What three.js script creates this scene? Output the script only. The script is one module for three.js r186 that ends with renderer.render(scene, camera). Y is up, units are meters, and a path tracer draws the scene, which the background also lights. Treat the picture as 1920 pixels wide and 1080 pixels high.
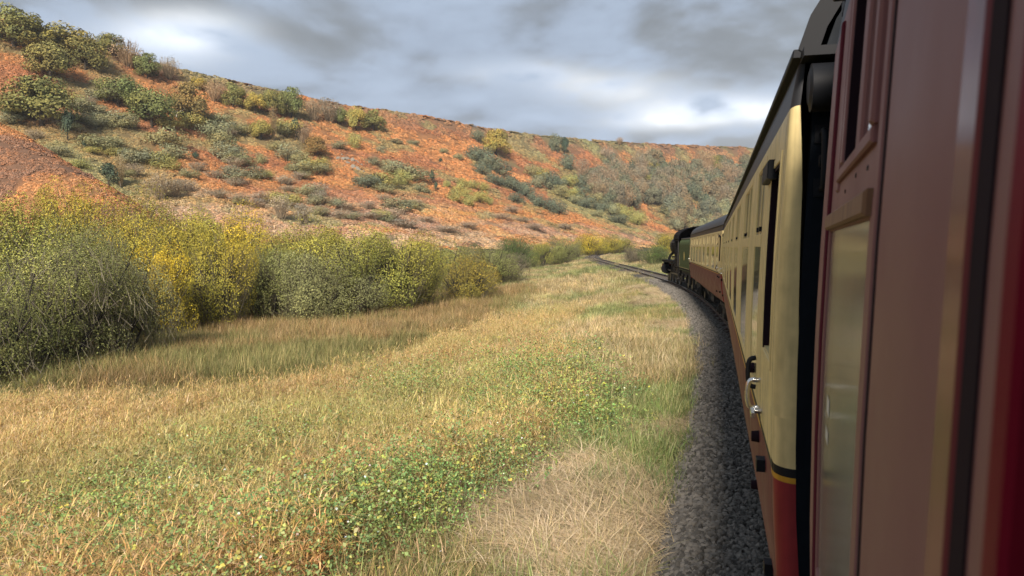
import * as THREE from 'three';
import { mergeGeometries } from 'three/addons/utils/BufferGeometryUtils.js';

// ---------------------------------------------------------------- camera, sky, sun, exposure
const EYE = 2.6;
const scene = new THREE.Scene();
const camera = new THREE.PerspectiveCamera(41.56, 16 / 9, 0.05, 6000);
camera.position.set(0, EYE, 0);
camera.rotation.order = 'YXZ';
camera.rotation.x = -3.1 * Math.PI / 180;
camera.focus = 40;
camera.userData.fStop = 9;
const renderer = new THREE.WebGLRenderer({ antialias: true });
renderer.toneMapping = THREE.LinearToneMapping;
renderer.toneMappingExposure = 2.0;
renderer.shadowMap.enabled = true;
const sun = new THREE.DirectionalLight(new THREE.Color(1.0, 0.9, 0.78), 3.6);
{ // the low autumn sun stands behind the traveller, a little to the right
  const el = 30 * Math.PI / 180, az = -9 * Math.PI / 180;
  sun.position.set(Math.sin(az) * Math.cos(el) * 900, Math.sin(el) * 900, Math.cos(az) * Math.cos(el) * 900);
  sun.castShadow = true;
  sun.shadow.radius = 20;
  sun.shadow.camera.left = sun.shadow.camera.bottom = -700;
  sun.shadow.camera.right = sun.shadow.camera.top = 700;
  sun.shadow.camera.far = 3000;
  scene.add(sun);
}
scene.fog = new THREE.FogExp2(new THREE.Color(0.80, 0.86, 0.95), 0.00011);   // thin autumn haze over the far slope

// ---------------------------------------------------------------- random numbers and noise
function rng(seed) {
  let s = seed >>> 0;
  return () => { s = (s + 0x6d2b79f5) >>> 0; let t = Math.imul(s ^ (s >>> 15), 1 | s); t = (t + Math.imul(t ^ (t >>> 7), 61 | t)) ^ t; return ((t ^ (t >>> 14)) >>> 0) / 4294967296; };
}
const clamp = (x, a = 0, b = 1) => Math.min(b, Math.max(a, x));
const lerp = (a, b, t) => a + (b - a) * t;
const smooth = (a, b, x) => { const t = clamp((x - a) / (b - a)); return t * t * (3 - 2 * t); };
const RAD = Math.PI / 180;
function hash2(x, y) { let h = Math.imul(x | 0, 374761393) + Math.imul(y | 0, 668265263); h = Math.imul(h ^ (h >>> 13), 1274126177); return ((h ^ (h >>> 16)) >>> 0) / 4294967296; }
function vnoise(x, y) {
  const xi = Math.floor(x), yi = Math.floor(y), fx = x - xi, fy = y - yi, u = fx * fx * (3 - 2 * fx), v = fy * fy * (3 - 2 * fy);
  return lerp(lerp(hash2(xi, yi), hash2(xi + 1, yi), u), lerp(hash2(xi, yi + 1), hash2(xi + 1, yi + 1), u), v);
}
function fbm(x, y, oct = 4) { let a = 0.5, s = 0, n = 0; for (let i = 0; i < oct; i++) { s += a * vnoise(x, y); n += a; a *= 0.5; const t = x * 2.03 + 17.3; y = y * 2.03 - 9.1; x = t; } return s / n; }
const sRGB = (r, g, b) => new THREE.Color().setRGB(r / 255, g / 255, b / 255, THREE.SRGBColorSpace);
function interp(table, x) {  // table of [x, y]
  if (x <= table[0][0]) return table[0][1];
  for (let i = 1; i < table.length; i++) if (x <= table[i][0]) { const [x0, y0] = table[i - 1], [x1, y1] = table[i]; return y0 + (y1 - y0) * (x - x0) / (x1 - x0); }
  return table[table.length - 1][1];
}

// ---------------------------------------------------------------- sky: a deck of broken grey cloud over pale blue
{
  const SKY = 0.72, W = 4096, H = 2048, data = new Float32Array(W * H * 4);
  // brighter breaks in the deck: [azimuth deg from ahead, elevation deg, width, height, strength]
  const breaks = [[-23.2, 14.2, 4.0, 1.3, 0.55], [-20.8, 15.2, 2.6, 1.0, 0.25], [-27, 12.8, 7, 1.3, 0.18], [7.5, 11.6, 5, 1.1, 0.36], [14, 9.7, 6, 1.1, 0.55], [1, 12.8, 5, 0.9, 0.2], [19, 9.4, 5, 1.3, 0.3], [-32, 19, 6, 2.4, 0.10], [10, 9, 4, 0.6, 0.2],
    [60, 10, 12, 3, 0.35], [-70, 12, 14, 3, 0.35], [120, 9, 14, 3, 0.35], [-130, 10, 15, 3, 0.35], [175, 12, 16, 3, 0.35]];
  for (let y = 0; y < H; y++) {
    const el = ((y + 0.5) / H - 0.5) * Math.PI, e = el / RAD, dy = Math.sin(el), ce = Math.cos(el);
    for (let x = 0; x < W; x++) {
      const o = (y * W + x) * 4; data[o + 3] = 1;
      if (e < -3) { data[o] = 0.16; data[o + 1] = 0.15; data[o + 2] = 0.13; continue; }
      const ang = ((x + 0.5) / W - 0.5) * 2 * Math.PI, dx = Math.cos(ang) * ce, dz = Math.sin(ang) * ce, az = Math.atan2(dx, -dz) / RAD;
      const k = 1 / (Math.max(dy, 0) + 0.19), px = dx * k, pz = dz * k;
      const wx = vnoise(px * 1.7 + 5, pz * 1.7) - 0.5, wz = vnoise(px * 1.7 - 8, pz * 1.7 + 31) - 0.5;
      const n = fbm(px * 1.25 + 0.5 * wx + 3.1, pz * 1.25 + 0.5 * wz + 8.2, 5), n2 = fbm(px * 6.0 + 0.9 * wx - 4.4, pz * 5.6 + 0.9 * wz + 1.7, 6);
      const cover = smooth(0.37, 0.60, n * 0.55 + n2 * 0.45 + 0.06 * Math.sin((az + 4) * 3.2 * RAD) + 0.05 * smooth(9, 20, e)), m = cover * 0.92;
      let br = 0; for (const [a, ee, w, h, s] of breaks) { let d = az - a; if (d > 180) d -= 360; if (d < -180) d += 360; const qx = d / w, qy = (e - ee) / h, t = qx * qx + qy * qy; if (t < 9) br += s * Math.exp(-t); }
      br *= clamp(2.6 * (n2 - 0.30) + 0.25 * (1 - cover), 0.05, 1.5);
      br += 0.10 * Math.exp(-Math.max(e - 3, 0) / 4.5);   // the deck thins towards the skyline
      const lit = 0.68 + 0.62 * (1 - n2), s = SKY;
      data[o] = s * (lerp(0.275, 0.198, m) * lit + br * 0.97); data[o + 1] = s * (lerp(0.335, 0.222, m) * lit + br); data[o + 2] = s * (lerp(0.43, 0.246, m) * lit + br * 1.04);
    }
  }
  const t = new THREE.DataTexture(data, W, H, THREE.RGBAFormat, THREE.FloatType);
  t.mapping = THREE.EquirectangularReflectionMapping; t.magFilter = t.minFilter = THREE.LinearFilter; t.needsUpdate = true;
  scene.background = t; scene.environment = t;
}

// ---------------------------------------------------------------- naming helpers
const taken = new Map();
function numbered(name) { const n = taken.get(name) ?? 0; taken.set(name, n + 1); return n ? name + '_' + String(n).padStart(3, '0') : name; }
function tag(o, label, category, group, kind) { o.userData = { ...o.userData, label, category }; if (group) o.userData.group = group; if (kind) o.userData.kind = kind; return o; }
function thing(name, label, category, group) { const o = new THREE.Group(); o.name = numbered(name); tag(o, label, category, group); scene.add(o); return o; }
function shadow(m) { m.castShadow = m.receiveShadow = true; return m; }
function part(name, geo, mat, parent, label) {
  const g = Array.isArray(geo) ? (geo.length > 1 ? mergeGeometries(geo.map(clean)) : geo[0]) : geo;
  const m = shadow(new THREE.Mesh(g, mat)); m.name = name; if (label) m.userData = { label }; parent.add(m); return m;
}
function clean(g) { g = g.index ? g.toNonIndexed() : g; for (const k of Object.keys(g.attributes)) if (!['position', 'normal', 'uv'].includes(k)) g.deleteAttribute(k); if (!g.attributes.uv) g.setAttribute('uv', new THREE.BufferAttribute(new Float32Array(g.attributes.position.count * 2), 2)); return g; }

// a collector of triangles with optional colours
class G {
  constructor() { this.p = []; this.n = []; this.c = []; this.u = []; }
  tri(a, b, c, na, nb, nc, col, uv) {
    if (!na) { const ux = b[0] - a[0], uy = b[1] - a[1], uz = b[2] - a[2], vx = c[0] - a[0], vy = c[1] - a[1], vz = c[2] - a[2]; let x = uy * vz - uz * vy, y = uz * vx - ux * vz, z = ux * vy - uy * vx; const l = Math.hypot(x, y, z) || 1; na = [x / l, y / l, z / l]; }
    nb = nb ?? na; nc = nc ?? na;
    { const ux = b[0] - a[0], uy = b[1] - a[1], uz = b[2] - a[2], vx = c[0] - a[0], vy = c[1] - a[1], vz = c[2] - a[2], nx = na[0] + nb[0] + nc[0], ny = na[1] + nb[1] + nc[1], nz = na[2] + nb[2] + nc[2];
      if ((uy * vz - uz * vy) * nx + (uz * vx - ux * vz) * ny + (ux * vy - uy * vx) * nz < 0) { [b, c] = [c, b]; [nb, nc] = [nc, nb]; if (col && Array.isArray(col[0])) col = [col[0], col[2], col[1]]; if (uv) uv = [uv[0], uv[2], uv[1]]; } }
    this.p.push(...a, ...b, ...c); this.n.push(...na, ...nb, ...nc);
    if (col) { const k = Array.isArray(col[0]) ? col : [col, col, col]; this.c.push(...k[0], ...k[1], ...k[2]); }
    if (uv) this.u.push(...uv[0], ...uv[1], ...uv[2]); else this.u.push(0, 0, 0, 0, 0, 0);
  }
  quad(a, b, c, d, n, col, uv) { const k = n && Array.isArray(n[0]) ? n : [n, n, n, n]; this.tri(a, b, c, k[0], k[1], k[2], col, uv && [uv[0], uv[1], uv[2]]); this.tri(a, c, d, k[0], k[2], k[3], col && Array.isArray(col[0]) ? [col[0], col[2], col[3]] : col, uv && [uv[0], uv[2], uv[3]]); }
  geo() {
    const g = new THREE.BufferGeometry();
    g.setAttribute('position', new THREE.Float32BufferAttribute(this.p, 3)); g.setAttribute('normal', new THREE.Float32BufferAttribute(this.n, 3)); g.setAttribute('uv', new THREE.Float32BufferAttribute(this.u, 2));
    if (this.c.length === this.p.length) g.setAttribute('color', new THREE.Float32BufferAttribute(this.c, 3));
    return g;
  }
}
function bx(cx, cy, cz, sx, sy, sz, rot) { const g = new THREE.BoxGeometry(sx, sy, sz); if (rot) g.rotateX(rot[0]).rotateY(rot[1]).rotateZ(rot[2]); return g.translate(cx, cy, cz); }
function cyl(a, b, r0, r1 = r0, seg = 16) {
  const A = new THREE.Vector3(...a), B = new THREE.Vector3(...b), d = B.clone().sub(A), g = new THREE.CylinderGeometry(r1, r0, d.length(), seg);
  return g.applyQuaternion(new THREE.Quaternion().setFromUnitVectors(new THREE.Vector3(0, 1, 0), d.normalize())).translate((A.x + B.x) / 2, (A.y + B.y) / 2, (A.z + B.z) / 2);
}
function pipe(pts, r, seg = 10) { return new THREE.TubeGeometry(new THREE.CatmullRomCurve3(pts.map((p) => new THREE.Vector3(...p)), false, 'centripetal'), pts.length * 5, r, seg, false); }

// ---------------------------------------------------------------- procedural textures
function noiseTex(size, fn, srgb) {
  const d = new Uint8Array(size * size * 4);
  for (let y = 0; y < size; y++) for (let x = 0; x < size; x++) { const v = fn(x, y, size), o = (y * size + x) * 4; for (let k = 0; k < 3; k++) d[o + k] = clamp(Array.isArray(v) ? v[k] : v) * 255; d[o + 3] = 255; }
  const t = new THREE.DataTexture(d, size, size); t.wrapS = t.wrapT = THREE.RepeatWrapping; t.magFilter = t.minFilter = THREE.LinearFilter; if (srgb) t.colorSpace = THREE.SRGBColorSpace; t.needsUpdate = true; return t;
}
function tileFbm(x, y, size, freq, oct = 4, seed = 0) {  // tiles at the size
  let a = 0.5, s = 0, n = 0, f = freq;
  for (let i = 0; i < oct; i++) {
    const u = x / size * f, v = y / size * f, xi = Math.floor(u), yi = Math.floor(v), fx = u - xi, fy = v - yi, su = fx * fx * (3 - 2 * fx), sv = fy * fy * (3 - 2 * fy), w = (q) => ((q % f) + f) % f;
    s += a * lerp(lerp(hash2(w(xi) + seed, w(yi) + i * 57), hash2(w(xi + 1) + seed, w(yi) + i * 57), su), lerp(hash2(w(xi) + seed, w(yi + 1) + i * 57), hash2(w(xi + 1) + seed, w(yi + 1) + i * 57), su), sv);
    n += a; a *= 0.5; f *= 2;
  }
  return s / n;
}
// ---------------------------------------------------------------- the railway's course: plan (X to the right, D ahead), track level 0
const TRACK = (() => {
  const step = 0.5, mid = [4.816, 11.775], pts = [];
  const heading = (s) => {                                  // degrees to the right of straight ahead; s = 12 is the middle of the second coach
    if (s < 58) return 14.92 - 0.2235 * (s - 12);
    if (s < 72) return lerp(4.64, 2.9, (s - 58) / 14);
    if (s < 182) return 2.9;
    return Math.min(2.9 + 0.42 * (s - 182), 84);
  };
  let [x, d] = mid; const fwd = [];
  for (let s = 12; s < 420; s += step) { const h = heading(s) * RAD; fwd.push([x, d, h, s]); x += Math.sin(h) * step; d += Math.cos(h) * step; }
  [x, d] = mid; const back = [];
  for (let s = 12; s > -60; s -= step) { const h = heading(s - step) * RAD; x -= Math.sin(h) * step; d -= Math.cos(h) * step; back.push([x, d, h, s - step]); }
  return [...back.reverse(), ...fwd].map(([px, pd, h, s]) => ({ x: px, d: pd, h, s, y: 1.5 * smooth(150, 300, s) }));
})();
function nearTrack(X, D) {  // {q: metres to the left of the centre line, s, y}
  let best = 1e9, bi = 0;
  for (let i = 0; i < TRACK.length; i += 8) { const p = TRACK[i], e = (p.x - X) ** 2 + (p.d - D) ** 2; if (e < best) { best = e; bi = i; } }
  const lo = Math.max(0, bi - 8), hi = Math.min(TRACK.length - 1, bi + 8); best = 1e9;
  for (let i = lo; i <= hi; i++) { const p = TRACK[i], e = (p.x - X) ** 2 + (p.d - D) ** 2; if (e < best) { best = e; bi = i; } }
  const p = TRACK[bi], side = -(X - p.x) * Math.cos(p.h) + (D - p.d) * Math.sin(p.h);
  return { q: Math.sign(side || 1) * Math.sqrt(best), s: p.s, y: p.y };
}
// ---------------------------------------------------------------- the valley side: a ridge that runs away to the right, with a nearer shoulder
const Q0 = [-236, 350], U = [0.711, 0.704], N = [0.704, -0.711];
const SKYLINE = [[-900, -190], [-400, -100], [-100, -28], [0, 20], [60, 46], [120, 66], [200, 84], [300, 120], [400, 142], [470, 158], [600, 184], [700, 203], [800, 218], [900, 237], [1000, 251], [1100, 261], [1200, 267], [1300, 272], [1410, 277], [1500, 281], [1900, 296]];
function crest(a) {
  const X = Q0[0] + a * U[0], D = Q0[1] + a * U[1];
  if (a < 0) return crest(0) + 10 * (1 - Math.exp(a / 120));
  return EYE + (463 - interp(SKYLINE, 960 + 1423 * X / D)) / 1423 * D;
}
const SPUR = [[-260, 262, 62], [-150, 196, 44], [-116, 172, 32.5], [-98, 160, 24], [-84, 151, 17.5], [-72, 143, 9], [-58, 134, 1]];
function hillAt(X, D) {
  const rx = X - Q0[0], rd = D - Q0[1], a = rx * U[0] + rd * U[1];
  let b = rx * N[0] + rd * N[1];
  b += 9 * (fbm(a / 55 + 3, b / 80, 3) - 0.5) + 5 * (fbm(a / 17 + 9, b / 45 + 4, 3) - 0.5) * smooth(4, 40, b);
  const W = 205 + 26 * Math.sin(a / 95 + 0.6) - 30 * smooth(450, 640, a), H = crest(a);
  let h;
  if (b <= 0) h = H + 0.03 * -b;
  else { const t = clamp(b / W); h = H * (0.55 * (1 - t) ** 1.15 + 0.45 * (1 - t) ** 2.2); if (b < 12) h = H - (H - h) * smooth(-4, 12, b); if (t >= 1) h = 0; }
  h += 1.6 * (fbm(X / 14, D / 14, 4) - 0.5) * smooth(2, 25, h) * smooth(-6, 20, b);
  // the nearer shoulder
  let best = 1e9, hs = 0;
  for (let i = 1; i < SPUR.length; i++) {
    const [x0, d0, h0] = SPUR[i - 1], [x1, d1, h1] = SPUR[i], ex = x1 - x0, ed = d1 - d0, t = clamp(((X - x0) * ex + (D - d0) * ed) / (ex * ex + ed * ed)), dist = Math.hypot(X - x0 - t * ex, D - d0 - t * ed);
    if (dist < best) { best = dist; hs = lerp(h0, h1, t); }
  }
  const sp = hs * Math.exp(-((best / 24) ** 2)) + 0.7 * (fbm(X / 7, D / 7, 3) - 0.5) * smooth(60, 20, best);
  const k = 3, m = Math.max(h, sp);
  return m + Math.log(Math.exp((h - m) / k) + Math.exp((sp - m) / k)) * k - Math.log(2) * k * Math.exp(-Math.abs(h - sp) / 20) ;
}
const DITCH = [[-40, 20], [-15.5, 22], [-7, 23], [-4.8, 27.5], [-2.4, 36], [0.5, 54], [6, 110]];
const ditchD = (X) => interp(DITCH, X);
function groundAt(X, D) {
  const far = D > 420 || D < -75 || X < -160 || X > 260;
  const t = far ? { q: 60, s: 0, y: 0 } : nearTrack(X, D);
  const q = t.q;
  let z;
  if (q >= 0) z = interp([[0, -0.5], [2.2, -0.5], [3.0, -0.52], [4.6, -0.80], [7, -1.28], [11, -1.75], [25, -2.0], [60, -2.0]], q);
  else z = interp([[0, -0.5], [2.2, -0.5], [3.2, -0.42], [5, -0.15], [9, 0.1], [20, 0.3], [60, 0.2]], -q);
  z += t.y * (1 - smooth(3, 40, Math.abs(q)));
  z += (fbm(X / 3.1, D / 3.1, 4) - 0.5) * 0.32 * smooth(2.2, 5, Math.abs(q)) * smooth(150, 60, D);
  if (q > 4) { const dd = D - ditchD(X); z -= 0.45 * Math.exp(-(dd * dd) / 2.2) * smooth(4, 6, q) * smooth(80, 40, D); }
  const r = Math.hypot(X, D);
  if (r > 60) z += hillAt(X, D) * smooth(60, 110, r);
  return z;
}
// a pixel of the 1920 x 1080 picture as a point on the ground
const PITCH = -3.1 * RAD;
function rayOf(px, py) { const x = (px - 960) / 1423, y = (540 - py) / 1423, c = Math.cos(PITCH), s = Math.sin(PITCH); return [x, y * c + s, c - y * s]; }  // (X, up, D)
function onGround(px, py, from = 60, to = 1100) {
  const [x, y, d] = rayOf(px, py);
  let last = from;
  for (let t = from; t < to; t *= 1.01) { if (EYE + y * t < groundAt(x * t, d * t)) { let lo = last, hi = t; for (let i = 0; i < 12; i++) { const m = (lo + hi) / 2; if (EYE + y * m < groundAt(x * m, d * m)) hi = m; else lo = m; } return [x * hi, d * hi, groundAt(x * hi, d * hi)]; } last = t; }
  return null;
}
// ---------------------------------------------------------------- ground sheet: rings about the railway, fine ahead, coarse behind
const fineTex = noiseTex(1024, (x, y, s) => { const n = tileFbm(x, y, s, 8, 7, 3), m = tileFbm(x, y, s, 64, 4, 9); const v = 0.45 + 0.9 * (n * 0.5 + m * 0.5); return [v * 0.62, v * 0.62, v * 0.6]; });
const groundBump = noiseTex(1024, (x, y, s) => tileFbm(x, y, s, 48, 5, 21));
const C_BRACKEN = [0.47, 0.215, 0.080], C_RUST = [0.35, 0.148, 0.066], C_GOLD = [0.58, 0.34, 0.10], C_PALE = [0.52, 0.39, 0.23], C_HEATH = [0.21, 0.145, 0.095], C_MOSS = [0.235, 0.24, 0.105], C_ROSE = [0.42, 0.26, 0.18];
const mix3 = (a, b, t) => [lerp(a[0], b[0], t), lerp(a[1], b[1], t), lerp(a[2], b[2], t)];
function hillTone(X, D, h) {  // colour of the bracken, heather and bleached grass on the valley side
  const rx = X - Q0[0], rd = D - Q0[1], a = rx * U[0] + rd * U[1], b = rx * N[0] + rd * N[1];
  const n1 = fbm(a / 38 + 5, b / 16 + 2, 4), n2 = fbm(a / 13 + 31, b / 7 + 7, 4), n3 = fbm(X / 60, D / 60, 3);
  let c = mix3(C_BRACKEN, C_RUST, smooth(0.42, 0.68, n1));
  c = mix3(c, C_GOLD, smooth(0.52, 0.72, n2) * 0.7 * smooth(90, 170, b));
  c = mix3(c, C_HEATH, smooth(30, -4, b) * 0.75 * smooth(0.3, 0.6, n2 + 0.1));
  c = mix3(c, C_MOSS, smooth(0.60, 0.74, n3) * 0.6);
  c = mix3(c, C_ROSE, smooth(115, 165, b) * 0.8 * smooth(0.32, 0.52, n1));
  c = mix3(c, C_PALE, smooth(130, 215, b) * 0.75 * smooth(0.40, 0.58, n2));
  c = mix3(c, C_MOSS, smooth(0.50, 0.66, fbm(a / 22 + 50, b / 14 + 3, 4)) * 0.65);
  if (X < -30 && D < 235) { const k = smooth(-30, -50, X) * smooth(265, 225, D) * 0.85; c = mix3(c, mix3(C_BRACKEN, mix3(C_RUST, [0.22, 0.10, 0.06], smooth(0.45, 0.65, n2)), smooth(0.3, 0.55, n2) * smooth(200, 165, D)), k); }
  return c;
}
function fieldTone(X, D) {
  const n = fbm(X / 9 + 2, D / 9, 4);
  return mix3([0.17, 0.13, 0.05], [0.12, 0.115, 0.045], smooth(0.4, 0.65, n));
}
const groundMat = new THREE.MeshStandardMaterial({ vertexColors: true, map: fineTex, bumpMap: groundBump, bumpScale: 0.25, roughness: 1 });
const slopeMat = new THREE.MeshStandardMaterial({ vertexColors: true, map: fineTex, bumpMap: groundBump, bumpScale: 0.08, roughness: 1 });
function sheet(name, angles, radii, label, category) {
  const P = [], C = [], UVs = [], I = [], nA = angles.length;
  for (const r of radii) for (const an of angles) {
    const X = r * Math.sin(an), D = r * Math.cos(an), h = groundAt(X, D);
    P.push(X, h, -D); UVs.push(X / 12, D / 12);
    const w = Math.max(smooth(1.5, 7, h + 2.5 * (fbm(X / 12, D / 12, 3) - 0.5)), smooth(-45, -70, X) * smooth(110, 135, D)) * smooth(60, 110, r);
    C.push(...mix3(fieldTone(X, D), hillTone(X, D, h), w));
  }
  for (let i = 0; i + 1 < radii.length; i++) for (let j = 0; j + 1 < nA; j++) { const a = i * nA + j, b = a + 1, c = a + nA, d = c + 1; I.push(a, b, c, b, d, c); }
  const g = new THREE.BufferGeometry();
  g.setAttribute('position', new THREE.Float32BufferAttribute(P, 3)); g.setAttribute('uv', new THREE.Float32BufferAttribute(UVs, 2)); g.setAttribute('color', new THREE.Float32BufferAttribute(C, 3)); g.setIndex(I); g.computeVertexNormals();
  const m = shadow(new THREE.Mesh(g, name === 'hillside' ? slopeMat : groundMat)); m.name = name; tag(m, label, category, null, 'structure'); scene.add(m);
}
{
  const angles = []; for (let d = -180; d < -52; d += 2.5) angles.push(d * RAD); for (let d = -52; d < 52; d += 0.2) angles.push(d * RAD); for (let d = 52; d <= 180.01; d += 2.5) angles.push(d * RAD);
  const near = [0.4], far = []; let r = 0.4; while (r < 100) { r *= 1.035; near.push(r); } far.push(r); while (r < 3200) { r *= r < 1000 ? 1.0125 : 1.05; far.push(r); }
  sheet('ground', angles, near, 'rough grassland floor of the valley beside the railway', 'ground');
  sheet('hillside', angles, far, 'bracken covered valley side rising to a long moorland ridge', 'hill');
}
// ---------------------------------------------------------------- railway: ballast, sleepers, rails
const stoneTex = noiseTex(1024, (x, y, s) => { const c = tileFbm(x, y, s, 96, 2, 5), f = tileFbm(x, y, s, 24, 4, 8); const v = 0.35 + 0.9 * (c * 0.65 + f * 0.35); return [v * 0.60, v * 0.60, v * 0.60]; });
const ballastMat = new THREE.MeshStandardMaterial({ color: new THREE.Color(0.125, 0.115, 0.102), map: stoneTex, bumpMap: stoneTex, bumpScale: 0.06, roughness: 0.95 });
const along = (p, q, y) => [p.x - q * Math.cos(p.h), p.y + y, -(p.d + q * Math.sin(p.h))];   // q metres to the left of the centre line
function ribbon(profile, s0, s1, every, uvScale) {
  const P = [], UVs = [], I = [], pts = TRACK.filter((p, i) => p.s >= s0 && p.s <= s1 && i % every === 0), n = profile.length;
  for (const p of pts) { let w = 0; profile.forEach(([q, y], k) => { if (k) w += Math.hypot(q - profile[k - 1][0], y - profile[k - 1][1]); P.push(...along(p, q, y)); UVs.push(w * uvScale, p.s * uvScale); }); }
  for (let i = 0; i + 1 < pts.length; i++) for (let k = 0; k + 1 < n; k++) { const a = i * n + k, b = a + 1, c = a + n, d = c + 1; I.push(a, b, c, b, d, c); }
  const g = new THREE.BufferGeometry(); g.setAttribute('position', new THREE.Float32BufferAttribute(P, 3)); g.setAttribute('uv', new THREE.Float32BufferAttribute(UVs, 2)); g.setIndex(I); g.computeVertexNormals(); return g;
}
const railway = new THREE.Group(); railway.name = 'railway_track'; tag(railway, 'single curving railway track on dark stone ballast, running on ahead of the train', 'railway track', null, 'structure'); scene.add(railway);
part('ballast_bed', ribbon([[2.4, -0.66], [2.1, -0.45], [1.75, -0.21], [1.4, -0.19], [-1.4, -0.19], [-1.85, -0.2], [-2.4, -0.45], [-2.8, -0.62]], -50, 415, 2, 0.5), ballastMat, railway);
const railMat = new THREE.MeshStandardMaterial({ color: new THREE.Color(0.075, 0.05, 0.04), roughness: 0.75, metalness: 0.2 });
const railTopMat = new THREE.MeshStandardMaterial({ color: new THREE.Color(0.45, 0.44, 0.43), roughness: 0.32, metalness: 0.9 });
for (const c of [0.7525, -0.7525]) {
  part('rail', ribbon([[c + 0.07, -0.165], [c + 0.068, -0.15], [c + 0.012, -0.135], [c + 0.01, -0.045], [c + 0.035, -0.035], [c + 0.035, -0.006], [c + 0.030, -0.001], [c - 0.030, -0.001], [c - 0.035, -0.006], [c - 0.035, -0.035], [c - 0.01, -0.045], [c - 0.012, -0.135], [c - 0.068, -0.15], [c - 0.07, -0.165]], -50, 415, 1, 1), railMat, railway);
  part('rail_head', ribbon([[c + 0.027, 0.0005], [c + 0.024, 0.002], [c - 0.024, 0.002], [c - 0.027, 0.0005]], -50, 415, 1, 1), railTopMat, railway, 'polished running surface of the rail');
}
const woodTex = noiseTex(512, (x, y, s) => { const v = 0.4 + 0.55 * tileFbm(x * 6, y, s * 1, 8, 5, 2); return [v, v * 0.96, v * 0.9]; });
const sleeperMat = new THREE.MeshStandardMaterial({ color: new THREE.Color(0.13, 0.115, 0.10), map: woodTex, roughness: 0.95 });
{
  const R = rng(5), variants = [0, 1, 2].map((k) => { const g = bx(0, 0, 0, 2.6, 0.14, 0.26), p = g.attributes.position; for (let i = 0; i < p.count; i++) { const key = Math.round(p.getX(i) * 7 + p.getY(i) * 31 + p.getZ(i) * 53) + k * 97; p.setXYZ(i, p.getX(i) + (hash2(key, 1) - 0.5) * 0.05, p.getY(i) + (hash2(key, 2) - 0.5) * 0.015, p.getZ(i) + (hash2(key, 3) - 0.5) * 0.02); } return g; });
  const chair = mergeGeometries([bx(0.7525, 0.085, 0, 0.36, 0.05, 0.15), bx(0.7525 - 0.09, 0.115, 0, 0.07, 0.05, 0.11), bx(0.7525 + 0.09, 0.115, 0, 0.07, 0.05, 0.11), bx(-0.7525, 0.085, 0, 0.36, 0.05, 0.15), bx(-0.7525 - 0.09, 0.115, 0, 0.07, 0.05, 0.11), bx(-0.7525 + 0.09, 0.115, 0, 0.07, 0.05, 0.11)]);
  const rest = []; let n = 0;
  for (let s = 4; s < 300; s += 0.7) {
    const p = TRACK[Math.round((s - TRACK[0].s) * 2)]; if (!p) break;
    const y = (s < 15 ? -0.262 : -0.232) + 0.012 * (R() - 0.5), m = new THREE.Matrix4().makeRotationY(-p.h + 0.02 * (R() - 0.5)).setPosition(p.x, p.y + y, -p.d - (R() - 0.5) * 0.04);
    const f = (s * 2) % 1; m.setPosition(p.x + Math.sin(p.h) * f * 0.5 + (R() - 0.5) * 0.03, p.y + y, -p.d - Math.cos(p.h) * f * 0.5);
    if (s < 120) { const k = shadow(new THREE.Mesh(variants[n++ % 3], sleeperMat)); k.name = 'sleeper'; k.applyMatrix4(m); railway.add(k); if (s < 60) { const c = shadow(new THREE.Mesh(chair, railMat)); c.name = 'rail_chairs'; k.add(c); } }
    else rest.push(variants[0].clone().applyMatrix4(m));
  }
  part('sleepers_far', mergeGeometries(rest), sleeperMat, railway).userData = { kind: 'stuff' };
}
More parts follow.
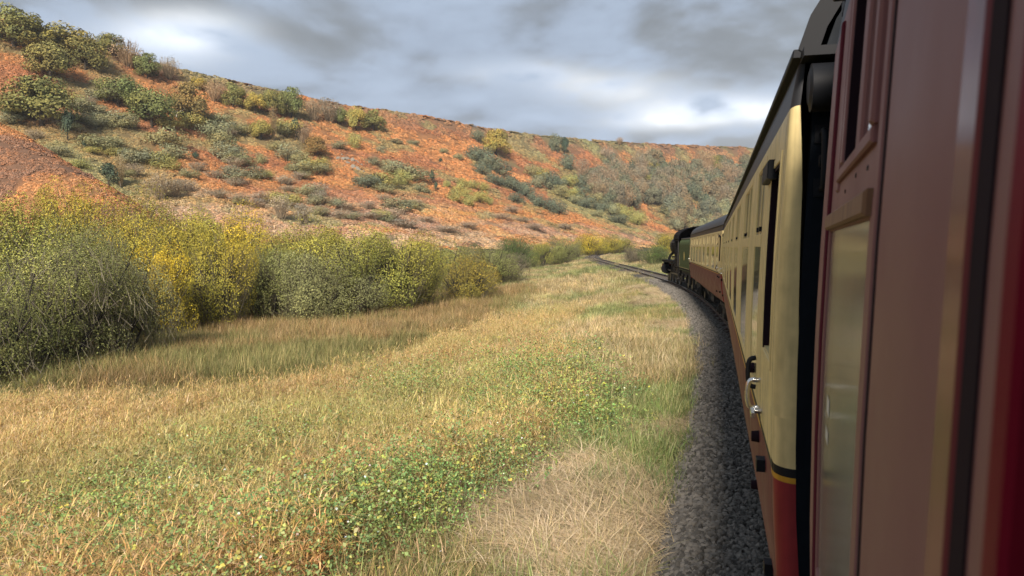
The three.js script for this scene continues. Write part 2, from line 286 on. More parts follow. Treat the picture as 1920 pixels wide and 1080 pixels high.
// ---------------------------------------------------------------- paint and metal
const streakTex = noiseTex(512, (x, y, s) => { const v = 0.60 + 0.42 * tileFbm(x * 4 % s, Math.floor(y / 3), s, 16, 4, 4) + 0.26 * (tileFbm(x, y, s, 40, 4, 6) - 0.4); return [v, v, v]; });
const softTex = noiseTex(512, (x, y, s) => 0.86 + 0.18 * tileFbm(x, y, s, 6, 5, 44) + 0.06 * (tileFbm(x, y, s, 64, 3, 6) - 0.5));
const dirtRough = noiseTex(512, (x, y, s) => 0.55 + 0.5 * tileFbm(x, y, s, 10, 5, 14));
const paint = (r, g, b, o = {}) => new THREE.MeshPhysicalMaterial({ color: new THREE.Color(r, g, b), map: streakTex, roughness: 0.8, roughnessMap: dirtRough, clearcoat: 0.15, clearcoatRoughness: 0.36, specularIntensity: 0.6, ...o });
const MT = {
  cream: paint(0.86, 0.69, 0.33), cornerCrimson: paint(0.30, 0.022, 0.03, { clearcoat: 0.1 }), crimson: paint(0.20, 0.052, 0.062, { roughness: 0.7, clearcoat: 0.03, specularIntensity: 0.25 }), maroon: paint(0.265, 0.128, 0.124, { map: softTex, roughness: 0.78, clearcoat: 0.10, clearcoatRoughness: 0.42, specularIntensity: 0.25 }),
  maroonGloss: paint(0.20, 0.03, 0.04, { roughness: 0.6, roughnessMap: null, clearcoat: 0.36, clearcoatRoughness: 0.14 }),
  crimsonMatte: paint(0.21, 0.008, 0.026, { clearcoat: 0, specularIntensity: 0.12, roughness: 0.7 }),
  black: new THREE.MeshPhysicalMaterial({ color: new THREE.Color(0.010, 0.011, 0.014), roughness: 0.6, specularIntensity: 0.4 }),
  endBlack: paint(0.007, 0.011, 0.017, { clearcoat: 0.04, specularIntensity: 0.2 }),
  roof: new THREE.MeshPhysicalMaterial({ color: new THREE.Color(0.030, 0.031, 0.035), map: streakTex, roughness: 0.5, specularIntensity: 0.4 }),
  rubber: new THREE.MeshPhysicalMaterial({ color: new THREE.Color(0.022, 0.012, 0.017), roughness: 0.95, specularIntensity: 0.25 }),
  chrome: new THREE.MeshStandardMaterial({ color: new THREE.Color(0.75, 0.74, 0.72), roughness: 0.22, metalness: 1 }),
  glass: new THREE.MeshPhysicalMaterial({ color: new THREE.Color(0.92, 0.95, 0.93), transmission: 1, thickness: 0, roughness: 0.05, ior: 1.5 }),
  darkGlass: new THREE.MeshPhysicalMaterial({ color: new THREE.Color(0.45, 0.46, 0.45), transmission: 0.75, thickness: 0, roughness: 0.12, ior: 1.45, specularIntensity: 0.5 }),
  blind: new THREE.MeshStandardMaterial({ color: new THREE.Color(0.20, 0.18, 0.11), map: streakTex, roughness: 0.9 }),
  beadRed: paint(0.15, 0.03, 0.045, { clearcoat: 0.02, roughness: 1, specularIntensity: 0.2 }), dusty: new THREE.MeshPhysicalMaterial({ color: new THREE.Color(0.62, 0.60, 0.50), transmission: 0.75, thickness: 0, roughness: 0.13, ior: 1.45 }),
  inside: new THREE.MeshStandardMaterial({ color: new THREE.Color(0.09, 0.065, 0.045), roughness: 0.8 }),
  yellow: paint(0.70, 0.36, 0.03), wood: new THREE.MeshStandardMaterial({ color: new THREE.Color(0.36, 0.20, 0.11), map: woodTex, roughness: 0.75 }),
  grime: new THREE.MeshStandardMaterial({ color: new THREE.Color(0.03, 0.026, 0.022), roughness: 0.9 }),
  steel: new THREE.MeshStandardMaterial({ color: new THREE.Color(0.10, 0.096, 0.09), roughness: 0.5, metalness: 0.6 }),
  green: paint(0.085, 0.125, 0.045, { clearcoat: 0.05, specularIntensity: 0.3, roughness: 1 }), locoBlack: paint(0.008, 0.008, 0.010, { clearcoat: 0.02, specularIntensity: 0.2, roughness: 1 }),
  red: paint(0.42, 0.02, 0.015), sticker: new THREE.MeshStandardMaterial({ color: new THREE.Color(0.6, 0.6, 0.56), roughness: 0.6 }),
};
// ---------------------------------------------------------------- coach section: half-width against height above the rail
const SECTION = [[0.98, 1.315], [1.15, 1.352], [1.4, 1.388], [1.65, 1.404], [1.9, 1.41], [2.2, 1.41], [2.4, 1.406], [2.6, 1.399], [2.86, 1.386], [3.08, 1.374], [3.25, 1.346]];
const halfW = (h) => interp(SECTION, h);
const ROOF = [[1.346, 3.25], [1.31, 3.36], [1.25, 3.46], [1.16, 3.56], [1.03, 3.65], [0.86, 3.725], [0.65, 3.78], [0.4, 3.815], [0, 3.83]];
const LEN = 19.7;
// on the side at s metres from the near end and height h, pushed out by off; side -1 is the one towards the field
const sp = (s, h, off, side, dir = -1) => [side * (halfW(h) + off), h, dir * s];
function sideNormal(h, side) { const e = 0.03, dw = (halfW(h + e) - halfW(h - e)) / (2 * e), l = Math.hypot(1, dw); return [side / l, -dw / l, 0]; }
function heights(h0, h1) { const out = [h0]; for (let h = Math.ceil(h0 * 10 + 0.001) / 10; h < h1 - 0.02; h += 0.1) if (h > h0 + 0.02) out.push(h); out.push(h1); return out; }
function face(g, s0, s1, h0, h1, off, side, dir) {
  const hs = heights(h0, h1);
  for (let i = 0; i + 1 < hs.length; i++) { const a = hs[i], b = hs[i + 1], na = sideNormal(a, side), nb = sideNormal(b, side); g.quad(sp(s0, a, off, side, dir), sp(s1, a, off, side, dir), sp(s1, b, off, side, dir), sp(s0, b, off, side, dir), [na, na, nb, nb], null, [[s0 / 2, a / 2], [s1 / 2, a / 2], [s1 / 2, b / 2], [s0 / 2, b / 2]]); }
}
function slab(g, s0, s1, h0, h1, off0, off1, side = -1, dir = -1, bev = 0) {  // a curved plate between two offsets from the side, closed at its edges
  const b = bev, hs = heights(h0, h1);
  face(g, s0 + b, s1 - b, h0 + b, h1 - b, off1, side, dir);
  for (const [s, sb] of [[s0, s0 + b], [s1, s1 - b]]) for (let i = 0; i + 1 < hs.length; i++) {
    const n = [0, 0, (s === s0 ? -1 : 1) * dir];
    g.quad(sp(s, hs[i], off0, side, dir), sp(s, hs[i + 1], off0, side, dir), sp(s, hs[i + 1], off1 - b, side, dir), sp(s, hs[i], off1 - b, side, dir), n);
    if (b) { const lo = Math.max(hs[i], h0 + b), hi = Math.min(hs[i + 1], h1 - b); g.quad(sp(s, hs[i], off1 - b, side, dir), sp(s, hs[i + 1], off1 - b, side, dir), sp(sb, hi, off1, side, dir), sp(sb, lo, off1, side, dir), [side * 0.7, 0, n[2] * 0.7]); }
  }
  for (const [h, hb, ny] of [[h0, h0 + b, -1], [h1, h1 - b, 1]]) { g.quad(sp(s0, h, off0, side, dir), sp(s1, h, off0, side, dir), sp(s1, h, off1 - b, side, dir), sp(s0, h, off1 - b, side, dir), [0, ny, 0]); if (b) g.quad(sp(s0, h, off1 - b, side, dir), sp(s1, h, off1 - b, side, dir), sp(s1 - b, hb, off1, side, dir), sp(s0 + b, hb, off1, side, dir), [side * 0.7, ny * 0.7, 0]); }
}
function wall(s0, s1, h0, h1, holes, side, dir) {  // a side sheet with openings
  const g = new G(), S = [s0, s1], H = heights(h0, h1);
  for (const [a, b, c, d] of holes) { for (const s of [a, b]) if (s > s0 && s < s1) S.push(s); for (const h of [c, d]) if (h > h0 && h < h1) H.push(h); }
  const su = [...new Set(S)].sort((x, y) => x - y), hu = [...new Set(H)].sort((x, y) => x - y);
  for (let i = 0; i + 1 < su.length; i++) for (let j = 0; j + 1 < hu.length; j++) {
    const ms = (su[i] + su[i + 1]) / 2, mh = (hu[j] + hu[j + 1]) / 2;
    if (holes.some(([a, b, c, d]) => ms > a && ms < b && mh > c && mh < d)) continue;
    const a = hu[j], b = hu[j + 1], na = sideNormal(a, side), nb = sideNormal(b, side);
    g.quad(sp(su[i], a, 0, side, dir), sp(su[i + 1], a, 0, side, dir), sp(su[i + 1], b, 0, side, dir), sp(su[i], b, 0, side, dir), [na, na, nb, nb], null, [[su[i] / 2, a / 2], [su[i + 1] / 2, a / 2], [su[i + 1] / 2, b / 2], [su[i] / 2, b / 2]]);
  }
  return g.geo();
}
function windowFrame(s0, s1, h0, h1, side, dir, w = 0.028, out = 0.002, depth = 0.05) {  // a raised bead round an opening, with its reveal
  const g = new G();
  slab(g, s0 - w, s0 + 0.004, h0 - w, h1 + w, -0.004, out, side, dir, 0.003); slab(g, s1 - 0.004, s1 + w, h0 - w, h1 + w, -0.004, out, side, dir, 0.003);
  slab(g, s0 + 0.004, s1 - 0.004, h0 - w, h0 + 0.004, -0.004, out, side, dir, 0.003); slab(g, s0 + 0.004, s1 - 0.004, h1 - 0.004, h1 + w, -0.004, out, side, dir, 0.003);
  slab(g, s0, s0 + 0.012, h0, h1, -depth, -0.003, side, dir); slab(g, s1 - 0.012, s1, h0, h1, -depth, -0.003, side, dir); slab(g, s0 + 0.012, s1 - 0.012, h0, h0 + 0.012, -depth, -0.003, side, dir); slab(g, s0 + 0.012, s1 - 0.012, h1 - 0.012, h1, -depth, -0.003, side, dir);
  return g.geo();
}
function pane(s0, s1, h0, h1, off, side, dir) { const g = new G(); face(g, s0, s1, h0, h1, off, side, dir); return g.geo(); }
function endShape(k = 0) { const sh = new THREE.Shape(), L = SECTION.map(([h, w]) => [w - k, h]); sh.moveTo(-L[0][0], L[0][1]); for (const [w, h] of L) sh.lineTo(-w, h); for (const [w, h] of ROOF) sh.lineTo(-Math.max(w - k, 0), h); for (const [w, h] of [...ROOF].reverse()) sh.lineTo(Math.max(w - k, 0), h); for (const [w, h] of [...L].reverse()) sh.lineTo(w, h); return sh; }
function roofSheet(s0, s1, dir, over = 0) {
  const g = new G(), full = [...ROOF.map(([w, h]) => [-w - over * (w > 1.2), h]), ...[...ROOF].reverse().slice(1).map(([w, h]) => [w + over * (w > 1.2), h])];
  for (let i = 0; i + 1 < full.length; i++) {
    const nrm = (k) => { const p = full[Math.max(k - 1, 0)], q = full[Math.min(k + 1, full.length - 1)], x = -(q[1] - p[1]), y = q[0] - p[0], l = Math.hypot(x, y); return [x / l, y / l, 0]; };
    const a = full[i], b = full[i + 1]; g.quad([a[0], a[1], dir * s0], [a[0], a[1], dir * s1], [b[0], b[1], dir * s1], [b[0], b[1], dir * s0], [nrm(i), nrm(i), nrm(i + 1), nrm(i + 1)], null, [[s0, i], [s1, i], [s1, i + 1], [s0, i + 1]]);
  }
  return g.geo();
}
function bogie(parent, z) {
  const geos = [];
  for (const x of [-1, 1]) {
    geos.push(bx(x * 1.0, 0.62, z, 0.12, 0.2, 3.3), bx(x * 1.0, 0.5, z, 0.16, 0.22, 0.9));
    for (const dz of [-1.3, 1.3]) { geos.push(bx(x * 1.02, 0.46, z + dz, 0.22, 0.3, 0.32), cyl([x * 1.13, 0.46, z + dz], [x * 1.19, 0.46, z + dz], 0.11, 0.09)); for (const e of [-0.34, 0.34]) geos.push(cyl([x * 1.02, 0.36, z + dz + e], [x * 1.02, 0.62, z + dz + e], 0.075)); geos.push(bx(x * 1.06, 0.4, z + dz + 0.62, 0.1, 0.3, 0.1)); }
    geos.push(bx(x * 1.06, 0.33, z, 0.08, 0.1, 1.3));
  }
  geos.push(bx(0, 0.6, z, 1.9, 0.22, 0.5), bx(0, 0.6, z - 1.6, 1.9, 0.12, 0.12), bx(0, 0.6, z + 1.6, 1.9, 0.12, 0.12));
  const b = part('bogie', geos, MT.grime, parent);
  for (const dz of [-1.3, 1.3]) { const w = part('wheelset', [...[-1, 1].map((x) => cyl([x * 0.69, 0.46, z + dz], [x * 0.82, 0.46, z + dz], 0.455, 0.455, 28)), ...[-1, 1].map((x) => cyl([x * 0.66, 0.46, z + dz], [x * 0.69, 0.46, z + dz], 0.485, 0.485, 28)), cyl([-1.1, 0.46, z + dz], [1.1, 0.46, z + dz], 0.07)], MT.steel, b); }
  return b;
}
const WINDOWS = [[1.19, 1.85], [2.6, 3.78], [4.95, 6.2], [7.3, 8.55], [9.65, 10.9], [12.0, 13.25], [14.35, 15.6], [16.6, 17.85]];
const DOORS = [[0.14, 0.84], [18.86, 19.56]];
const WAIST = 1.80;
function coachEnd(car, z0, sgn, mats) {   // the flat end with its corridor connection; sgn is the way the end faces along z
  const e = new THREE.ExtrudeGeometry(endShape(0.07), { depth: 0.06, bevelEnabled: false }).translate(0, 0, sgn > 0 ? z0 - 0.06 : z0);
  const w = part('end_wall', e, mats.end, car);
  part('corridor_connection', [bx(-0.52, 2.25, z0 + sgn * 0.16, 0.12, 2.1, 0.3), bx(0.52, 2.25, z0 + sgn * 0.16, 0.12, 2.1, 0.3), bx(0, 3.34, z0 + sgn * 0.16, 1.16, 0.12, 0.3), bx(0, 1.17, z0 + sgn * 0.16, 1.16, 0.1, 0.3), bx(0, 2.25, z0 + sgn * 0.28, 0.94, 2.1, 0.03), ...[0.06, 0.12, 0.18, 0.24].flatMap((k) => [bx(-0.6, 2.25, z0 + sgn * k, 0.06, 2.2, 0.02), bx(0.6, 2.25, z0 + sgn * k, 0.06, 2.2, 0.02)])], MT.rubber, w);
  for (const x of [-0.87, 0.87]) part('buffer', [cyl([x, 1.06, z0], [x, 1.06, z0 + sgn * 0.32], 0.09), cyl([x, 1.06, z0 + sgn * 0.3], [x, 1.06, z0 + sgn * 0.34], 0.22, 0.22, 24)], MT.grime, car);
  part('roof_cylinder', [cyl([-1.325, 3.12, z0 + sgn * 0.08], [-0.85, 3.12, z0 + sgn * 0.08], 0.078, 0.078, 24), cyl([-1.332, 3.12, z0 + sgn * 0.08], [-1.325, 3.12, z0 + sgn * 0.08], 0.05, 0.07, 24), bx(-1.1, 3.235, z0 + sgn * 0.05, 0.5, 0.03, 0.12)], MT.black, w);
  part('hand_rail', [pipe([[-1.275, 2.98, z0], [-1.275, 2.98, z0 + sgn * 0.06], [-1.275, 2.80, z0 + sgn * 0.06], [-1.275, 2.80, z0]], 0.012), bx(-1.275, 2.98, z0 + sgn * 0.004, 0.05, 0.06, 0.01), bx(-1.275, 2.80, z0 + sgn * 0.004, 0.05, 0.06, 0.01), cyl([-1.29, 2.885, z0 + sgn * 0.05], [-0.95, 2.885, z0 + sgn * 0.05], 0.02)], MT.black, w);
  for (const h of [1.3, 1.75, 2.2, 2.65]) part('end_step', bx(-1.14, h, z0 + sgn * 0.05, 0.22, 0.02, 0.1), MT.black, w);
}
function corner(g, side, z0, dirIn, h0, h1) {   // the rounded edge between side and end; dirIn is the way into the coach along z
  const hs = heights(h0, h1), depth = (h) => interp([[1, 0.09], [1.7, 0.078], [2.3, 0.07], [2.83, 0.052], [3.09, 0.026], [3.25, 0.016]], h);
  for (let i = 0; i + 1 < hs.length; i++) for (let k = 0; k < 6; k++) {
    const at = (h, j) => { const t = j / 6 * Math.PI / 2, d = depth(h); return [side * (halfW(h) - d * (1 - Math.cos(t))), h, z0 + dirIn * 0.09 * (1 - Math.sin(t))]; };
    const nm = (j) => { const t = j / 6 * Math.PI / 2; return [side * Math.cos(t), 0, -dirIn * Math.sin(t)]; };
    g.quad(at(hs[i], k), at(hs[i], k + 1), at(hs[i + 1], k + 1), at(hs[i + 1], k), [nm(k), nm(k + 1), nm(k + 1), nm(k)], null, [[k * 0.01, hs[i] / 2], [k * 0.01 + 0.01, hs[i] / 2], [k * 0.01 + 0.01, hs[i + 1] / 2], [k * 0.01, hs[i + 1] / 2]]);
  }
}
function underframe(car, dir, mid) {
  part('underframe', [bx(0, 1.05, dir * mid, 2.2, 0.16, LEN - 0.3), bx(-0.8, 0.72, dir * (mid - 2), 0.5, 0.5, 1.5), bx(0.8, 0.72, dir * (mid + 1.5), 0.5, 0.5, 1.8), cyl([-0.75, 0.72, dir * (mid + 0.4)], [-0.75, 0.72, dir * (mid + 1.7)], 0.27), bx(-1.02, 0.8, dir * mid, 0.06, 0.1, 9), bx(1.02, 0.8, dir * mid, 0.06, 0.1, 9), ...[-3, 3].map((k) => bx(0, 0.72, dir * (mid + k), 2.0, 0.06, 0.06)), bx(0, 1.21, dir * mid, 2.5, 0.06, LEN - 0.2)], MT.grime, car);
}
function interior(car, dir, s0, s1, mats = MT.inside) {
  part('compartment', [bx(0, 1.28, dir * (s0 + s1) / 2, 2.6, 0.05, s1 - s0), bx(0, 3.2, dir * (s0 + s1) / 2, 2.5, 0.03, s1 - s0), ...[0.98, 2.2, 18.4].map((s) => bx(0, 2.24, dir * s, 2.6, 1.9, 0.04))], mats, car);
  const seats = []; for (let s = 2.55; s < 18; s += 0.98) for (const x of [-0.85, 0.85]) seats.push(bx(x, 2.0, dir * s, 0.9, 0.95, 0.14), bx(x, 1.72, dir * (s + 0.25 * (Math.round(s / 0.98) % 2 ? 1 : -1)), 0.9, 0.16, 0.45));
  part('seat_rows', seats, new THREE.MeshStandardMaterial({ color: new THREE.Color(0.10, 0.035, 0.03), roughness: 0.9 }), car);
}
function creamCoach(label) {
  const car = thing('railway_coach', label, 'railway coach', null), dir = -1;
  const mats = { end: MT.endBlack };
  for (const side of [-1, 1]) {
    const winHoles = WINDOWS.map(([a, b]) => [a, b, 1.89, 3.02]), doorHoles = DOORS.map(([a, b]) => [a, b, 1.0, 3.06]), holes = [...winHoles, ...doorHoles];
    part('upper_panel', wall(0.09, LEN - 0.09, WAIST + 0.026, 3.08, holes, side, dir), MT.cream, car);
    part('lower_panel', wall(0.09, LEN - 0.09, 0.98, WAIST - 0.026, holes, side, dir), MT.crimson, car);
    { const g = new G(); for (const [a, b] of [[0.09, 0.14], [0.84, 18.86], [19.56, LEN - 0.09]]) slab(g, a, b, WAIST - 0.006, WAIST + 0.026, -0.01, 0.0015, side, dir); part('waist_band', g.geo(), MT.black, car, 'black waist band'); }
    { const g = new G(); for (const [a, b] of [[0.09, 0.14], [0.84, 18.86], [19.56, LEN - 0.09]]) slab(g, a, b, WAIST - 0.026, WAIST - 0.006, -0.01, 0.0015, side, dir); part('waist_line', g.geo(), MT.yellow, car, 'golden lining under the waist band'); }
    for (const [z0, di] of [[0, dir], [dir * LEN, -dir]]) {
      let g = new G(); corner(g, side, z0, di, WAIST + 0.026, 3.08); part('corner_panel', g.geo(), MT.cream, car);
      g = new G(); corner(g, side, z0, di, 0.98, WAIST - 0.026); part('corner_panel', g.geo(), MT.cornerCrimson, car, 'crimson lower corner panel');
      g = new G(); corner(g, side, z0, di, WAIST - 0.006, WAIST + 0.026); part('corner_band', g.geo(), MT.black, car); g = new G(); corner(g, side, z0, di, WAIST - 0.026, WAIST - 0.006); part('corner_line', g.geo(), MT.yellow, car);
      g = new G(); corner(g, side, z0, di, 3.08, 3.25); part('corner_cap', g.geo(), MT.roof, car);
    }
    { const g = new G(); face(g, 0.09, LEN - 0.09, 3.08, 3.25, 0, side, dir); part('cantrail', g.geo(), MT.roof, car); }
    { const g = new G(); slab(g, -0.02, LEN + 0.02, 3.235, 3.262, -0.02, 0.03, side, dir, 0.004); part('gutter', g.geo(), MT.black, car); }
    for (const [a, b] of WINDOWS) {
      const w = part('window', windowFrame(a, b, 1.89, 3.02, side, dir), MT.cream, car);
      { const g = new G(); slab(g, a + 0.012, b - 0.012, 2.60, 2.665, -0.045, 0.003, side, dir, 0.002); const n = b - a > 0.9 ? 3 : 1; for (let k = 1; k <= n; k++) { const m = a + (b - a) * k / (n + 1); slab(g, m - 0.022, m + 0.022, 2.665, 3.008, -0.045, k === 2 || n === 1 ? -0.004 : 0.003, side, dir, 0.003); } part('transom', g.geo(), MT.cream, w); }
      part('glass', pane(a + 0.012, b - 0.012, 1.902, 2.6, -0.002, side, dir), MT.glass, w);
      part('toplight', pane(a + 0.012, b - 0.012, 2.665, 3.008, -0.008, side, dir), MT.darkGlass, w);
      if (side < 0) for (const m of [0.32, 0.68]) { const g = new G(); slab(g, lerp(a, b, m) - 0.02, lerp(a, b, m) + 0.02, 2.68, 2.705, -0.03, 0.006, side, dir, 0.002); part('vent_catch', g.geo(), MT.black, w); }
    }
    for (const [a, b] of DOORS) {
      const near = a < 5, d0 = a + 0.006, d1 = b - 0.006, o0 = near ? a + 0.13 : a + 0.10, o1 = o0 + 0.44, hole = [[o0, o1, 2.16, 2.93]];
      const d = part('door', wall(d0, d1, WAIST + 0.01, 3.06, hole, side, dir), MT.cream, car);
      for (const [e0, e1] of [[a - 0.001, d0], [d1, b + 0.001]]) { const g = new G(); slab(g, e0, e1, 1.0, 3.06, -0.05, -0.012, side, dir); part('door_gap', g.geo(), MT.rubber, d); }
      part('lower_leaf', wall(d0, d1, 1.0, WAIST - 0.01, [], side, dir), MT.crimson, d, 'crimson lower half of the door');
      { const q = new G(); slab(q, d0, d1, WAIST - 0.01, WAIST + 0.01, -0.02, 0.001, side, dir); part('door_band', q.geo(), MT.black, d); }
      part('droplight_frame', windowFrame(o0, o1, 2.16, 2.93, side, dir, 0.03, 0.005, 0.07), MT.cream, d);
      { const q = new G(); slab(q, o0, o0 + 0.014, 2.16, 2.93, -0.07, 0.0, side, dir); slab(q, o1 - 0.02, o1, 2.16, 2.93, -0.07, 0.003, side, dir); slab(q, o0, o1, 2.91, 2.932, -0.07, 0.0, side, dir); part('droplight_channel', q.geo(), MT.rubber, d); }
      part('droplight', pane(o0 + 0.014, o1 - 0.02, 2.16, near ? 2.30 : 2.9, -0.03, side, dir), MT.glass, d);
      const hs = near ? b - 0.09 : a + 0.09, X = (h) => side * (halfW(h));
      part('grab_handle', [pipe([[X(1.98), 1.985, dir * (b + 0.05)], [X(1.98) + side * 0.045, 1.98, dir * (b + 0.05)], [X(1.93) + side * 0.045, 1.86, dir * (b + 0.05)], [X(1.86), 1.855, dir * (b + 0.05)]], 0.011), ], MT.chrome, d);
      part('door_handle', [cyl([X(1.87), 1.87, dir * hs], [X(1.87) + side * 0.04, 1.87, dir * hs], 0.012), bx(X(1.87) + side * 0.042, 1.87, dir * (hs - 0.045), 0.014, 0.022, 0.12)], MT.chrome, d);
      const hin = near ? a + 0.02 : b - 0.02;
      for (const h of [1.25, 1.69]) part('hinge', bx(side * (halfW(h) + 0.018), h, dir * (near ? b - 0.3 : a + 0.3), 0.035, 0.05, 0.07), MT.black, d);
    }
    for (const [s, h] of [[0.98, 1.70], [1.62, 1.93], [18.5, 1.70], [1.86, 1.20]]) part('door_stop', [cyl([side * (halfW(h) - 0.01), h, dir * s], [side * (halfW(h) + 0.035), h, dir * s], 0.03, 0.024, 14)], MT.rubber, car);
    part('commode_handle', pipe([[side * (halfW(2.04)), 2.04, dir * 1.24], [side * (halfW(2.04) + 0.03), 2.03, dir * 1.24], [side * (halfW(1.9) + 0.03), 1.9, dir * 1.24], [side * halfW(1.89), 1.89, dir * 1.24]], 0.012), MT.black, car);
    for (const s of [0.62, 19.08]) { const q = new G(); slab(q, s - 0.02, s + 0.34, 2.885, 2.965, -0.01, 0.03, side, dir, 0.006); part('vent_hood', q.geo(), MT.black, car); }
  }
  part('roof', [roofSheet(-0.02, LEN + 0.02, dir), ...[2.5, 5.1, 7.7, 10.3, 12.9, 15.5].map((s) => new THREE.SphereGeometry(0.16, 14, 8, 0, Math.PI * 2, 0, Math.PI / 2).scale(1, 0.7, 1).translate(0.5, 3.78, dir * s)), ...[2, 6, 10, 14, 18].map((s) => roofSheet(s - 0.02, s + 0.02, dir).translate(0, 0.006, 0))], MT.roof, car);
  { const pts = [...ROOF.map(([w, h]) => [-w, h]), ...[...ROOF].reverse().slice(1)]; for (const z of [0.0, dir * LEN]) { const e = new G(); for (let i = 0; i + 1 < pts.length; i++) { const [x0, y0] = pts[i], [x1, y1] = pts[i + 1], s = z === 0 ? 1 : -1; e.quad([x0 * 1.01, y0 + 0.012, z + s * 0.025], [x1 * 1.01, y1 + 0.012, z + s * 0.025], [x1 * 1.01, y1 + 0.012, z - s * 0.02], [x0 * 1.01, y0 + 0.012, z - s * 0.02]); e.quad([x0 * 1.01, y0 + 0.012, z + s * 0.025], [x1 * 1.01, y1 + 0.012, z + s * 0.025], [x1 * 0.97, y1 - 0.03, z + s * 0.025], [x0 * 0.97, y0 - 0.03, z + s * 0.025]); } part('roof_edge', e.geo(), MT.black, car); } }
  coachEnd(car, 0, 1, mats); coachEnd(car, -LEN, -1, mats);
  underframe(car, dir, LEN / 2); interior(car, dir, 0.1, LEN - 0.1);
  bogie(car, -2.6); bogie(car, -(LEN - 2.6));
  return car;
}
const coachB = creamCoach('nearest cream and crimson coach, with an open droplight in its end door');
coachB.position.set(2.28, 0, -2.257); coachB.rotation.y = -14.92 * RAD;
const coachC = coachB.clone(); coachC.name = numbered('railway_coach'); coachC.userData = { ...coachB.userData, label: 'farther cream and crimson coach, coupled behind the tender' }; scene.add(coachC);
coachC.position.set(7.506, 0, -21.976); coachC.rotation.y = -10.5 * RAD;
